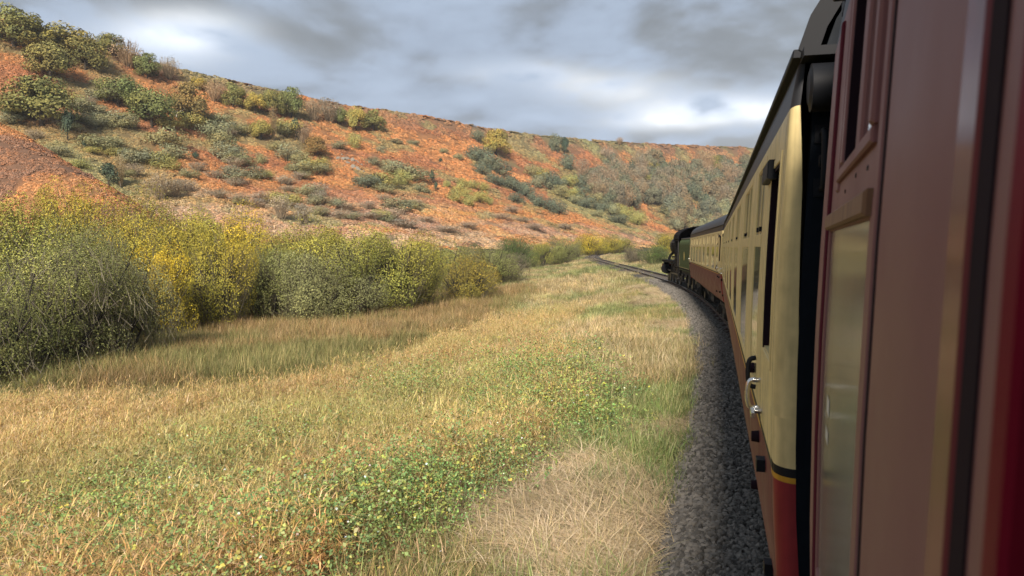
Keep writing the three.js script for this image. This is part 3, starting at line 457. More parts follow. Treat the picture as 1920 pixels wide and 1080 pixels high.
// ---------------------------------------------------------------- the maroon coach the picture is taken from
{
  const car = thing('railway_coach', 'maroon coach close by, its glazed door with a weathered wooden window ledge', 'railway coach', null), dir = 1, side = -1;
  car.position.set(2.124, 0, -1.528); car.rotation.y = -19.54 * RAD;
  const w0 = 0.477, w1 = 1.225, holes = [[w0, w1, 1.93, 2.635], [0.655, w1, 2.735, 3.04], [1.86, 2.45, 2.12, 3.0], ...[4.2, 6.6, 9, 11.4, 13.8, 16.2].map((s) => [s, s + 1.25, 1.89, 3.02])];
  part('side_panel', wall(0.09, LEN - 0.09, 0.98, 3.08, holes, side, dir), MT.maroon, car);
  part('side_panel', wall(0.09, LEN - 0.09, 0.98, 3.08, holes.slice(3), 1, dir), MT.maroon, car);
  for (const sd of [-1, 1]) for (const [z0, di] of [[0, dir], [dir * LEN, -dir]]) { let g = new G(); corner(g, sd, z0, di, 0.98, 3.08); part('corner_panel', g.geo(), MT.maroon, car); g = new G(); corner(g, sd, z0, di, 3.08, 3.25); part('corner_cap', g.geo(), MT.black, car); }
  for (const sd of [-1, 1]) { let g = new G(); face(g, 0.09, LEN - 0.09, 3.08, 3.25, 0, sd, dir); part('cantrail', g.geo(), MT.roof, car); g = new G(); slab(g, -0.02, LEN + 0.02, 3.235, 3.262, -0.02, 0.03, sd, dir, 0.004); part('gutter', g.geo(), MT.black, car); }
  for (const [a, b] of holes.slice(3)) for (const sd of [-1, 1]) { const w = part('window', windowFrame(a, b, 1.89, 3.02, sd, dir), MT.maroon, car); part('glass', pane(a + 0.012, b - 0.012, 1.9, 3.0, -0.02, sd, dir), MT.glass, w); }
  // the glazed door: lower pane under a wooden ledge, upper light with a sliding frame
  const d = part('door', windowFrame(w0, w1, 1.93, 2.635, side, dir, 0.022, 0.002, 0.006), MT.maroon, car);
  { const g = new G(); slab(g, 0.41, 0.44, 0.99, 3.06, -0.005, 0.007, side, dir, 0.003); part('door_bead', g.geo(), MT.beadRed, d, 'raised crimson bead along the door edge'); }
  { const g = new G(); slab(g, w1 + 0.022, w1 + 0.062, 1.0, 3.06, -0.005, 0.003, side, dir, 0.004); part('door_stile', g.geo(), MT.maroon, d); }
  { const g = new G(); slab(g, w1 + 0.066, w1 + 0.080, 1.0, 3.06, -0.02, 0.0012, side, dir); part('door_gap', g.geo(), MT.rubber, d); }
  { const g = new G(); slab(g, w0 - 0.012, w1 + 0.012, 2.634, 2.664, -0.03, 0.012, side, dir, 0.004); part('window_ledge', g.geo(), MT.wood, d, 'weathered varnished wooden ledge'); }
  part('glass', pane(w0 + 0.004, w1 - 0.004, 1.934, 2.632, -0.0025, side, dir), MT.dusty, d);
  { const g = new G(); slab(g, 0.60, 0.655, 2.70, 3.06, -0.03, 0.004, side, dir, 0.004); slab(g, 0.655, 1.225, 2.715, 2.735, -0.03, 0.008, side, dir, 0.003); slab(g, 1.205, 1.235, 2.735, 3.06, -0.03, 0.010, side, dir, 0.004); part('toplight_frame', g.geo(), MT.maroon, d); }
  { const g = new G(); slab(g, 0.665, 0.71, 2.745, 3.05, -0.012, 0.004, side, dir, 0.003); slab(g, 0.95, 1.015, 2.736, 3.05, -0.016, 0.002, side, dir, 0.004); part('sliding_frame', g.geo(), MT.maroon, d); }
  part('toplight', pane(1.015, 1.205, 2.735, 3.05, -0.003, side, dir), MT.glass, d);
  { const g = new G(); slab(g, 0.711, 0.95, 2.735, 3.05, -0.11, -0.10, side, dir); slab(g, 0.7105, 0.720, 2.737, 3.05, -0.11, -0.0004, side, dir); part('dark_lining', g.geo(), MT.rubber, d); }
  for (const [a, b] of [[2.295, 2.325], [2.245, 2.268]]) part('sticker', pane(0.63, 0.70, a, b, -0.0018, side, dir), MT.sticker, d, 'small pale label on the glass');
  part('window_blind', pane(0.545, w1 - 0.006, 1.94, 2.63, -0.012, side, dir), MT.blind, d, 'olive blind drawn behind the glass');
  for (const [s, h] of [[0.8, 2.69], [0.98, 2.70], [1.14, 2.695]]) { const g = new G(); slab(g, s - 0.003, s + 0.003, h - 0.003, h + 0.003, -0.002, 0.0015, side, dir); part('screw', g.geo(), MT.black, d); }
  // round the window that the traveller leans from: polished bead, rubber seal, frame
  const v = part('droplight_frame', windowFrame(1.86, 2.45, 2.12, 3.0, side, dir, 0.012, 0.004, 0.06), MT.maroon, car);
  { const g = new G(); slab(g, 1.66, 1.709, 1.0, 3.06, -0.005, 0.0035, side, dir, 0.003); part('door_bead', g.geo(), MT.maroonGloss, v, 'polished maroon bead beside the open window'); }
  { const g = new G(); slab(g, 1.711, 1.741, 1.0, 3.06, -0.03, 0.0015, side, dir); part('rubber_seal', g.geo(), MT.rubber, v); }
  { const g = new G(); slab(g, 1.806, 1.832, 1.0, 3.06, -0.005, 0.010, side, dir, 0.003); part('window_bead', g.geo(), MT.crimsonMatte, v, 'crimson bead of the open window'); }
  part('roof', [roofSheet(-0.02, LEN + 0.02, dir)], MT.roof, car);
  coachEnd(car, 0, -1, { end: MT.endBlack }); coachEnd(car, LEN, 1, { end: MT.endBlack });
  underframe(car, dir, LEN / 2); bogie(car, 2.6); bogie(car, LEN - 2.6);
  part('compartment', [bx(0, 1.28, LEN / 2, 2.6, 0.05, LEN - 0.2), bx(0, 3.2, LEN / 2, 2.5, 0.03, LEN - 0.2), bx(0, 2.24, 1.5, 2.6, 1.9, 0.04), bx(0, 2.24, 3.1, 2.6, 1.9, 0.04), bx(0.2, 2.24, 0.9, 0.04, 1.9, 1.1)], MT.inside, car);
}
// ---------------------------------------------------------------- tender and steam locomotive
{
  const t = thing('locomotive_tender', 'green lined tender coupled between the farther coach and the locomotive cab', 'tender'), L = 6.6;
  t.position.set(11.2, 0, -42.05); t.rotation.y = -7.2 * RAD;
  const sh = new THREE.Shape(); sh.moveTo(-1.28, 1.2); sh.lineTo(-1.3, 2.72); sh.quadraticCurveTo(-1.28, 3.0, -1.08, 3.08); sh.lineTo(1.08, 3.08); sh.quadraticCurveTo(1.28, 3.0, 1.3, 2.72); sh.lineTo(1.28, 1.2);
  part('tank', new THREE.ExtrudeGeometry(sh, { depth: L - 0.3, bevelEnabled: true, bevelSize: 0.03, bevelThickness: 0.03, bevelSegments: 2 }).translate(0, 0, -L + 0.15), MT.green, t);
  const edge = []; for (const x of [-1.315, 1.315]) { edge.push(bx(x, 1.27, -L / 2, 0.01, 0.10, L - 0.3), bx(x, 2.05, -0.2, 0.01, 1.5, 0.14), bx(x, 2.05, -L + 0.2, 0.01, 1.5, 0.14)); }
  part('black_border', edge, MT.locoBlack, t);
  part('lining', [-1.322, 1.322].flatMap((x) => [bx(x, 1.34, -L / 2, 0.004, 0.02, L - 0.7), bx(x, 2.7, -L / 2, 0.004, 0.02, L - 0.7), bx(x, 2.02, -0.34, 0.004, 1.36, 0.03), bx(x, 2.02, -L + 0.34, 0.004, 1.36, 0.03)]), new THREE.MeshStandardMaterial({ color: new THREE.Color(0.6, 0.5, 0.2), roughness: 0.5 }), t, 'straw coloured lining');
  part('crest', [-1.322, 1.322].map((x) => cyl([x - 0.003, 2.05, -L / 2], [x + 0.003, 2.05, -L / 2], 0.27, 0.27, 24)), new THREE.MeshStandardMaterial({ color: new THREE.Color(0.55, 0.42, 0.12), roughness: 0.5 }), t, 'round pale crest on the tender side');
  part('top_rail', [-1.2, 1.2].map((x) => cyl([x, 3.1, -0.3], [x, 3.1, -L + 0.4], 0.03)), MT.steel, t);
  part('coal', (() => { const g = new THREE.IcosahedronGeometry(1, 4), p = g.attributes.position; for (let i = 0; i < p.count; i++) { const k = 0.8 + 0.4 * fbm(p.getX(i) * 5 + 9, p.getZ(i) * 5 + p.getY(i) * 3, 3); p.setXYZ(i, p.getX(i) * k * 1.0, Math.max(0, p.getY(i)) * k * 0.35, p.getZ(i) * k * 2.2); } g.computeVertexNormals(); return g.translate(0, 3.05, -L * 0.62); })(), MT.rubber, t);
  part('frame', [bx(-1.08, 0.95, -L / 2, 0.06, 0.5, L), bx(1.08, 0.95, -L / 2, 0.06, 0.5, L), ...[-1, 1].flatMap((x) => [1.1, 3.3, 5.5].flatMap((z) => [bx(x * 1.14, 0.62, -z, 0.14, 0.35, 0.34), bx(x * 1.16, 0.86, -z, 0.1, 0.12, 0.95)]))], MT.grime, t);
  for (const z of [1.1, 3.3, 5.5]) part('wheelset', [-1, 1].map((x) => cyl([x * 0.7, 0.5, -z], [x * 0.83, 0.5, -z], 0.5, 0.5, 28)), MT.steel, t);
  part('buffer_beam', [bx(0, 1.08, 0.02, 2.5, 0.38, 0.08)], MT.red, t, 'red buffer beam');
  for (const x of [-0.87, 0.87]) part('buffer', [cyl([x, 1.06, 0.02], [x, 1.06, 0.42], 0.1), cyl([x, 1.06, 0.4], [x, 1.06, 0.45], 0.24, 0.24, 24)], MT.grime, t);
  part('ladder', [bx(-1.0, 2.0, 0.1, 0.03, 1.9, 0.03), bx(-0.7, 2.0, 0.1, 0.03, 1.9, 0.03), ...[1.3, 1.6, 1.9, 2.2, 2.5, 2.8].map((h) => bx(-0.85, h, 0.1, 0.3, 0.02, 0.02))], MT.black, t);

  const l = thing('steam_locomotive', 'black steam locomotive at the head of the train with rounded cab roof', 'locomotive');
  l.position.set(12.04, 0, -48.9); l.rotation.y = -5.2 * RAD;
  const cabSide = []; for (const x of [-1.3, 1.3]) { cabSide.push(bx(x, 1.75, -0.9, 0.05, 1.0, 1.9), bx(x, 2.62, -1.62, 0.05, 0.76, 0.46), bx(x, 2.62, -0.95, 0.05, 0.76, 0.1), bx(x, 2.62, -0.05, 0.05, 0.76, 0.12), bx(x, 3.05, -0.9, 0.05, 0.12, 1.9)); }
  part('cab_side', cabSide, MT.locoBlack, l);
  part('cab_rail', [-1.33, 1.33].map((x) => cyl([x, 1.35, 0.03], [x, 3.0, 0.03], 0.02)), MT.steel, l);
  const arc = []; for (let i = 0; i <= 12; i++) { const a = Math.PI * i / 12; arc.push([-1.34 * Math.cos(a), 3.08 + 0.80 * Math.sin(a) ** 0.85]); }
  { const g = new G(); for (let i = 0; i < 12; i++) { const [x0, y0] = arc[i], [x1, y1] = arc[i + 1]; for (const e of [0, 0.05]) g.quad([x0 * (1 + e), y0 + e, 0.35], [x1 * (1 + e), y1 + e, 0.35], [x1 * (1 + e), y1 + e, -1.95], [x0 * (1 + e), y0 + e, -1.95]); for (const z of [0.35, -1.95]) g.quad([x0, y0, z], [x1, y1, z], [x1 * 1.05, y1 + 0.05, z], [x0 * 1.05, y0 + 0.05, z]); } part('cab_roof', g.geo(), MT.locoBlack, l); }
  { const s = new THREE.Shape(arc.map(([x, y]) => new THREE.Vector2(x, y))); s.lineTo(1.3, 1.2); s.lineTo(-1.3, 1.2); part('cab_front', new THREE.ExtrudeGeometry(s, { depth: 0.05, bevelEnabled: false }).translate(0, 0, -1.9), MT.locoBlack, l); }
  part('firebox', [new THREE.CylinderGeometry(0.86, 0.9, 2.4, 28).rotateX(Math.PI / 2).translate(0, 2.62, -3.1), bx(0, 1.9, -3.1, 1.7, 1.2, 2.4)], MT.locoBlack, l);
  part('boiler', [new THREE.CylinderGeometry(0.72, 0.84, 3.6, 28).rotateX(Math.PI / 2).translate(0, 2.66, -6.1), ...[4.4, 5.6, 6.8].map((z) => new THREE.CylinderGeometry(0.80, 0.81, 0.06, 28).rotateX(Math.PI / 2).translate(0, 2.66, -z))], MT.locoBlack, l);
  part('smokebox', [new THREE.CylinderGeometry(0.78, 0.78, 1.5, 28).rotateX(Math.PI / 2).translate(0, 2.66, -8.6), new THREE.SphereGeometry(0.74, 24, 12, 0, Math.PI * 2, 0, Math.PI / 2).scale(1, 0.25, 1).rotateX(-Math.PI / 2).translate(0, 2.66, -9.35)], MT.black, l);
  part('chimney', new THREE.LatheGeometry([[0.34, 0], [0.25, 0.1], [0.22, 0.3], [0.24, 0.46], [0.27, 0.5], [0.2, 0.5]].map(([r, y]) => new THREE.Vector2(r, y)), 24).translate(0, 3.38, -8.7), MT.locoBlack, l);
  part('dome', new THREE.SphereGeometry(0.36, 20, 10, 0, Math.PI * 2, 0, Math.PI / 2).translate(0, 3.4, -5.6), MT.locoBlack, l);
  part('safety_valve', [cyl([-0.15, 3.4, -3.6], [-0.15, 3.72, -3.6], 0.07), cyl([0.15, 3.4, -3.6], [0.15, 3.72, -3.6], 0.07)], MT.steel, l);
  part('running_plate', [bx(-1.05, 1.62, -6, 0.55, 0.05, 7.6), bx(1.05, 1.62, -6, 0.55, 0.05, 7.6), bx(0, 1.3, -9.9, 2.5, 0.05, 0.9), bx(-1.3, 1.55, -6, 0.03, 0.14, 7.6), bx(1.3, 1.55, -6, 0.03, 0.14, 7.6)], MT.locoBlack, l);
  part('handrail', [-1, 1].map((x) => cyl([x * 0.9, 2.95, -2.2], [x * 0.84, 2.95, -9.2], 0.018)), MT.steel, l);
  part('steam_pipe', [-1, 1].flatMap((x) => [pipe([[x * 0.6, 2.2, -8.6], [x * 0.85, 1.9, -8.6], [x * 0.95, 1.4, -8.6]], 0.10), pipe([[x * 0.85, 2.1, -2.2], [x * 1.1, 1.95, -3], [x * 1.1, 1.9, -5]], 0.05)]), MT.locoBlack, l);
  for (const x of [-1.1, 1.1]) part('cylinder', [cyl([x, 0.95, -8.1], [x, 0.95, -9.1], 0.36, 0.36, 24), cyl([x, 1.4, -8.2], [x, 1.4, -9.0], 0.2)], MT.locoBlack, l);
  for (const z of [3.0, 5.0, 6.9]) { const w = part('driving_wheel', [-1, 1].flatMap((x) => [new THREE.TorusGeometry(0.78, 0.07, 10, 36).rotateY(Math.PI / 2).translate(x * 0.76, 0.85, -z), cyl([x * 0.72, 0.85, -z], [x * 0.8, 0.85, -z], 0.16), ...Array.from({ length: 8 }, (_, k) => bx(0, 0, 0, 0.05, 1.5, 0.05, [k * Math.PI / 8, 0, 0]).translate(x * 0.76, 0.85, -z))]), MT.steel, l); }
  for (const z of [8.6, 9.9]) part('pony_wheel', [-1, 1].map((x) => cyl([x * 0.7, 0.46, -z], [x * 0.82, 0.46, -z], 0.46, 0.46, 24)), MT.steel, l);
  part('coupling_rod', [-1, 1].flatMap((x) => [bx(x * 0.95, 0.72, -5, 0.06, 0.12, 4.2), bx(x * 1.05, 0.9, -7.2, 0.06, 0.1, 2.2)]), MT.steel, l);
  part('frame', [bx(-0.6, 1.05, -5.6, 0.06, 0.7, 9.4), bx(0.6, 1.05, -5.6, 0.06, 0.7, 9.4), bx(0, 0.95, -0.8, 2.2, 0.5, 0.1), ...[-1.25, 1.25].flatMap((x) => [bx(x, 0.55, -0.1, 0.3, 0.04, 0.3), bx(x, 0.9, -0.25, 0.04, 0.8, 0.04)])], MT.grime, l);
  part('buffer_beam', bx(0, 1.08, -10.4, 2.5, 0.4, 0.08), MT.red, l, 'red front buffer beam');
  for (const x of [-0.87, 0.87]) part('buffer', [cyl([x, 1.06, -10.4], [x, 1.06, -10.85], 0.1), cyl([x, 1.06, -10.83], [x, 1.06, -10.88], 0.24, 0.24, 24)], MT.grime, l);
}
// ---------------------------------------------------------------- trees and bushes
const leafMat = (r, g, b) => new THREE.MeshStandardMaterial({ color: new THREE.Color(r, g, b), vertexColors: true, roughness: 0.85 });
const barkMat = new THREE.MeshStandardMaterial({ color: new THREE.Color(0.09, 0.07, 0.05), map: woodTex, roughness: 0.95 });
const paleBarkMat = new THREE.MeshStandardMaterial({ color: new THREE.Color(0.55, 0.52, 0.47), map: woodTex, roughness: 0.9 });
const unit = (x, y, z) => { const l = Math.hypot(x, y, z) || 1; return [x / l, y / l, z / l]; };
function randDir(R) { const z = R() * 2 - 1, a = R() * Math.PI * 2, r = Math.sqrt(1 - z * z); return [r * Math.cos(a), z, r * Math.sin(a)]; }
function leaf(g, p, n, size, R, col, two, slim = 0.5) {   // a leaf or spray of leaves facing roughly along n
  const d = randDir(R), f = unit(n[0] + d[0] * 0.7, n[1] + d[1] * 0.7, n[2] + d[2] * 0.7), e = randDir(R);
  let t = unit(f[1] * e[2] - f[2] * e[1], f[2] * e[0] - f[0] * e[2], f[0] * e[1] - f[1] * e[0]); const b = [f[1] * t[2] - f[2] * t[1], f[2] * t[0] - f[0] * t[2], f[0] * t[1] - f[1] * t[0]];
  const at = (u, v, w = 0) => [p[0] + t[0] * u + b[0] * v + f[0] * w, p[1] + t[1] * u + b[1] * v + f[1] * w, p[2] + t[2] * u + b[2] * v + f[2] * w], s = size / 2, w = s * slim;
  if (two) { g.tri(at(-s, 0), at(0, -w, s * 0.2), at(s, 0), f, f, f, col); g.tri(at(-s, 0), at(s, 0), at(0, w, s * 0.2), f, f, f, col); }
  else g.tri(at(-s, -w), at(s, -w * 0.6), at(0, w * 1.3), f, f, f, col);
}
function stick(g, a, b, r0, r1, col, sides = 4) {
  const d = unit(b[0] - a[0], b[1] - a[1], b[2] - a[2]), u = Math.abs(d[1]) > 0.9 ? [1, 0, 0] : [0, 1, 0], t = unit(d[1] * u[2] - d[2] * u[1], d[2] * u[0] - d[0] * u[2], d[0] * u[1] - d[1] * u[0]), k = [d[1] * t[2] - d[2] * t[1], d[2] * t[0] - d[0] * t[2], d[0] * t[1] - d[1] * t[0]];
  const ring = (c, r, i) => { const an = i / sides * Math.PI * 2, x = Math.cos(an), y = Math.sin(an); return [[c[0] + (t[0] * x + k[0] * y) * r, c[1] + (t[1] * x + k[1] * y) * r, c[2] + (t[2] * x + k[2] * y) * r], [t[0] * x + k[0] * y, t[1] * x + k[1] * y, t[2] * x + k[2] * y]]; };
  for (let i = 0; i < sides; i++) { const [p0, n0] = ring(a, r0, i), [p1, n1] = ring(a, r0, i + 1), [p2, n2] = ring(b, r1, i + 1), [p3, n3] = ring(b, r1, i); g.quad(p0, p1, p2, p3, [n0, n1, n2, n3], col); }
}
// crowns are one unit wide and one high; shape: clumps on an ellipsoid that starts at base
function crownGeo(seed, o) {
  const R = rng(seed), g = new G(), { clumps = 16, per = 90, size = 0.06, base = 0.14, top = 1, flat = 1, clumpR = 0.2, tint = 0.3, twigs = 0, cone = 0, lean = 0, twigCol = [1.2, 1.15, 1.1] } = o;
  const cy = (base + top) / 2, ry = (top - base) / 2;
  for (let c = 0; c < clumps; c++) {
    let d = randDir(R); if (d[1] < -0.55) d[1] *= -0.6; d = unit(...d);
    const rr = (c < 3 ? 0.1 : 0.62 + 0.2 * R()), k = cone ? lerp(1, 0.25, clamp((d[1] + 1) / 2)) : 1;
    const C = [d[0] * 0.5 * rr * k + lean * d[1], cy + d[1] * ry * rr, d[2] * 0.5 * rr * k * flat], cr = clumpR * (0.7 + 0.6 * R()), tone = 1 + (R() - 0.5) * 2 * tint, warm = (R() - 0.5) * 0.25;
    for (let i = 0; i < per; i++) {
      const e = randDir(R), q = cr * (0.72 + 0.33 * R()), p = [C[0] + e[0] * q, C[1] + e[1] * q * (ry * 2) * 0.85, C[2] + e[2] * q];
      const out = unit(p[0], p[1] - cy, p[2]), n = unit(e[0] * 0.6 + out[0] * 0.6, e[1] * 0.6 + out[1] * 0.6 + 0.15, e[2] * 0.6 + out[2] * 0.6), v = tone * (0.75 + 0.5 * R());
      if (p[1] < 0.01) continue;
      leaf(g, p, n, size * (0.6 + 0.8 * R()), R, [v * (1 + warm), v, v * (1 - warm)], false, 0.8);
    }
  }
  for (let i = 0; i < twigs; i++) {
    const d = randDir(R), h = base * 0.4 + R() * 0.3, a = [d[0] * 0.12, h, d[2] * 0.12], e = [d[0] * (0.25 + 0.22 * R()), clamp(h + 0.25 + 0.5 * R(), 0, top), d[2] * (0.25 + 0.22 * R())], v = 0.75 + 0.5 * R();
    stick(g, a, e, 0.006, 0.002, twigCol.map((x) => x * v), 3);
  }
  return g.geo();
}
function trunkGeo(seed, h = 0.75, r = 0.035, limbs = 5) {
  const R = rng(seed), g = new G(), c = [1, 1, 1]; let p = [0, -0.04, 0], rad = r;
  for (let i = 1; i <= 5; i++) { const q = [p[0] + (R() - 0.5) * 0.04, h * i / 5, p[2] + (R() - 0.5) * 0.04], r2 = r * (1 - 0.16 * i); stick(g, p, q, rad, r2, c, 6); if (i >= 2) for (let k = 0; k < limbs / 3; k++) { const a = R() * 6.28, e = [q[0] + Math.cos(a) * 0.3, q[1] + 0.1 + 0.15 * R(), q[2] + Math.sin(a) * 0.3], m = [(q[0] + e[0]) / 2, (q[1] + e[1]) / 2 - 0.02, (q[2] + e[2]) / 2]; stick(g, q, m, r2 * 0.6, r2 * 0.4, c, 4); stick(g, m, e, r2 * 0.4, r2 * 0.12, c, 4); } p = q; rad = r2; }
  return g.geo();
}
const CROWNS = {
  oak: [1, 2, 3, 4].map((k) => crownGeo(100 + k, { clumps: 30, per: 190, size: 0.042, clumpR: 0.18, base: -0.08, tint: 0.3 })),
  dome: [1, 2, 3].map((k) => crownGeo(120 + k, { clumps: 22, per: 130, size: 0.042, clumpR: 0.2, base: -0.25, tint: 0.16, twigs: 30 })),
  bare: [1, 2, 3].map((k) => crownGeo(140 + k, { clumps: 18, per: 60, size: 0.036, clumpR: 0.22, base: 0.1, tint: 0.2, twigs: 160 })),
  holly: [1, 2].map((k) => crownGeo(160 + k, { clumps: 20, per: 80, size: 0.06, clumpR: 0.17, base: 0.0, tint: 0.15, cone: 1 })),
};
const TRUNKS = [1, 2, 3].map((k) => trunkGeo(200 + k));
const THIN_TRUNK = trunkGeo(207, 0.95, 0.03, 3);
const KIND = {   // crown shapes, leaf colours, trunk, what it is called
  o: ['oak', [[0.20, 0.19, 0.052], [0.155, 0.17, 0.05], [0.225, 0.195, 0.055]], barkMat, 'oak_tree', 'olive green oak'],
  y: ['oak', [[0.36, 0.28, 0.06], [0.32, 0.27, 0.065]], barkMat, 'oak_tree', 'yellowing oak'],
  r: ['oak', [[0.26, 0.165, 0.05], [0.24, 0.165, 0.05]], barkMat, 'oak_tree', 'rusty brown oak'],
  b: ['bare', [[0.30, 0.22, 0.14], [0.27, 0.215, 0.14], [0.32, 0.225, 0.13]], barkMat, 'bare_tree', 'grey brown thinly leaved tree'],
  w: ['bare', [[0.23, 0.17, 0.08]], paleBarkMat, 'birch_tree', 'slender pale stemmed birch'],
  g: ['dome', [[0.29, 0.29, 0.15], [0.27, 0.265, 0.15], [0.31, 0.29, 0.13]], barkMat, 'willow_bush', 'pale green domed bush'],
  u: ['dome', [[0.36, 0.345, 0.11], [0.38, 0.34, 0.10]], barkMat, 'willow_bush', 'yellow green domed bush'],
  v: ['bare', [[0.36, 0.29, 0.21], [0.33, 0.28, 0.2]], barkMat, 'scrub_bush', 'grey twiggy bush'],
  t: ['dome', [[0.17, 0.195, 0.12], [0.15, 0.175, 0.11]], barkMat, 'green_bush', 'grey green dense bush'],
  n: ['oak', [[0.215, 0.175, 0.11], [0.18, 0.17, 0.10], [0.235, 0.175, 0.095], [0.17, 0.17, 0.105]], barkMat, 'woodland_tree', 'grey brown tree'],
  d: ['holly', [[0.055, 0.085, 0.05], [0.065, 0.09, 0.05]], barkMat, 'holly_tree', 'dark evergreen holly'],
};
for (const k in KIND) KIND[k].mats = KIND[k][1].map((c) => leafMat(...c));
const prototypes = new Map(), RT = rng(77);
function plant(kind, [X, D, y], w, h, label, group) {
  const [shape, cols, bark, name] = KIND[kind], vi = Math.floor(RT() * CROWNS[shape].length), ci = Math.floor(RT() * cols.length), key = kind + vi + ci;
  let t = prototypes.get(key);
  if (!t) { t = new THREE.Group(); part('crown', CROWNS[shape][vi], KIND[kind].mats[ci], t); part('trunk', kind === 'w' || kind === 'b' ? THIN_TRUNK : TRUNKS[vi % 3], bark, t); prototypes.set(key, t); }
  const o = t.clone(); o.name = numbered(name); o.userData = {}; tag(o, label, /bush/.test(name) ? 'bush' : 'tree', group); scene.add(o);
  o.position.set(X, y - 0.02 * h, -D); o.rotation.y = RT() * 6.28; o.scale.set(w, h, w); return o;
}
// the valley side, tree by tree: foot of the tree and size in pixels of the 1920-wide photograph
const HILL = [
  [25, 88, 92, 72, 'o', 'big olive oak at the skyline where the ridge stands highest'], [70, 102, 70, 52, 'y', 'amber oak just under the highest skyline oak'], [122, 112, 95, 62, 'o', 'wide olive oak whose crown breaks the skyline beside a bare branched one'], [160, 132, 70, 58, 'o', 'brightly lit dense oak above an orange bracken gap'],
  [92, 148, 82, 66, 'o', 'round oak standing directly uphill of the large isolated oak'], [78, 238, 122, 88, 'o', 'largest round green oak, alone on the orange near shoulder'], [127, 264, 32, 60, 'd', 'dark holly at the foot of the largest round oak'], [50, 165, 40, 22, 'd', 'dark low holly tucked under the round oak'],
  [206, 104, 52, 38, 'o', 'small oak that starts the skyline copse'], [240, 128, 58, 52, 'b', 'bare topped grey tree in the skyline copse'], [276, 148, 46, 46, 'o', 'small olive tree at the lower end of the skyline copse'], [315, 150, 42, 42, 'b', 'lone bare tree on the skyline past the copse'],
  [222, 202, 72, 58, 'o', 'leaning green oak with a yellow upper edge'], [284, 238, 80, 70, 'o', 'broad bronze green oak below the leaning oak'], [356, 232, 70, 72, 'r', 'rust brown oak behind the white dead tree'], [374, 170, 32, 24, 'y', 'small golden tree behind the rust brown oak'],
  [402, 192, 42, 40, 'b', 'bare grey tree uphill of the rust brown oak'], [437, 202, 42, 44, 'o', 'olive tree with a forked pale trunk in the mid slope row'], [478, 214, 36, 40, 'y', 'yellowing tree in the middle of the mid slope row'], [512, 218, 42, 50, 'o', 'dark sided oak in the mid slope row'], [546, 222, 46, 56, 'o', 'bright crowned oak at the end of the mid slope row'],
  [588, 228, 40, 40, 'b', 'brown bare tree next to the bright crowned oak'], [616, 230, 48, 42, 'b', 'wide brown thicket like tree under the ridge'], [636, 234, 30, 32, 'o', 'small green tree amid bare trees under the ridge'], [668, 246, 36, 44, 'y', 'golden green tree at the end of the ridge row'], [700, 246, 42, 38, 'o', 'low olive tree at the very end of the ridge row'],
  [590, 294, 46, 36, 'r', 'bronze domed tree above the pale rocks'], [554, 264, 26, 44, 'd', 'bluish dark conifer among the mid slope trees'], [513, 266, 16, 62, 'w', 'tall white stemmed birch below the mid slope row'], [490, 262, 40, 36, 'y', 'pale yellow bush like tree beside the white birch'], [570, 270, 32, 40, 'b', 'grey tree beside the dark conifer'],
  [226, 352, 22, 58, 'w', 'slim birch with a white stem above the yellow thicket'], [204, 350, 46, 46, 'd', 'dark round holly above the yellow thicket'], [300, 374, 56, 50, 'b', 'brown bare tree just above the willow thicket'], [330, 372, 40, 34, 'b', 'bare grey tree beside the brown one above the thicket'], [367, 300, 18, 16, 'd', 'tiny dark holly on the orange slope'], [158, 281, 10, 18, 'd', 'tiny dark cone shaped holly on the near shoulder'],
  [600, 386, 36, 28, 'v', 'round grey thorn bush alone on the lower bracken'], [527, 414, 50, 46, 'v', 'tall grey scrub behind the willow thicket'], [568, 420, 42, 36, 'v', 'grey scrub bush beside the tall one behind the thicket'], [930, 292, 50, 48, 'y', 'golden round oak alone high on the bracken slope'], [897, 268, 30, 26, 't', 'grey green bush uphill of the golden round oak'],
  [665, 279, 28, 30, 'u', 'small lime green bush above the pale rocks'], [690, 352, 56, 26, 't', 'dark end of the long green bush under the rocks'], [720, 350, 62, 26, 'u', 'long lime bush under the rocks'], [755, 346, 36, 28, 'u', 'round lime bush next to the long one'], [788, 360, 28, 18, 'g', 'small olive dome below the round lime bush'],
  [810, 344, 14, 26, 'd', 'small dark juniper on the mid slope'], [817, 358, 11, 18, 'd', 'smaller dark juniper below the other'], [826, 306, 10, 10, 'd', 'tiny juniper high on the bracken'],
  [1058, 290, 26, 34, 'd', 'dark fir like tree high in the bracken gully'], [1042, 286, 26, 34, 't', 'grey green tree beside the dark one in the gully'], [1065, 318, 36, 30, 't', 'green bush below the dark tree in the gully'], [1148, 318, 34, 30, 't', 'round green tree above the wood'], [1140, 300, 30, 26, 'v', 'grey leafless tree above the wood'], [1162, 272, 16, 14, 'b', 'tiny bare tree on the distant skyline'],
  [1115, 345, 20, 26, 'y', 'small yellow tree on the edge of the wood'], [1092, 342, 38, 40, 'b', 'brown bare tree between two bracken gaps'], [1138, 368, 48, 44, 'b', 'reddish brown bare tree at the edge of the wood'],
  [18, 232, 44, 20, 'g', 'pale bush breaking the edge of the near bracken shoulder'], [66, 262, 40, 18, 'v', 'grey scrub on the crest of the near bracken shoulder'], [112, 294, 46, 20, 'g', 'sage bush half way down the crest of the near shoulder'], [150, 318, 40, 20, 'u', 'lime bush low on the crest of the near shoulder'],
  [1195, 424, 34, 30, 'u', 'yellow green bush at the tip of the hedge line'], [1175, 412, 34, 24, 'u', 'golden bush near the tip of the hedge line'],
];
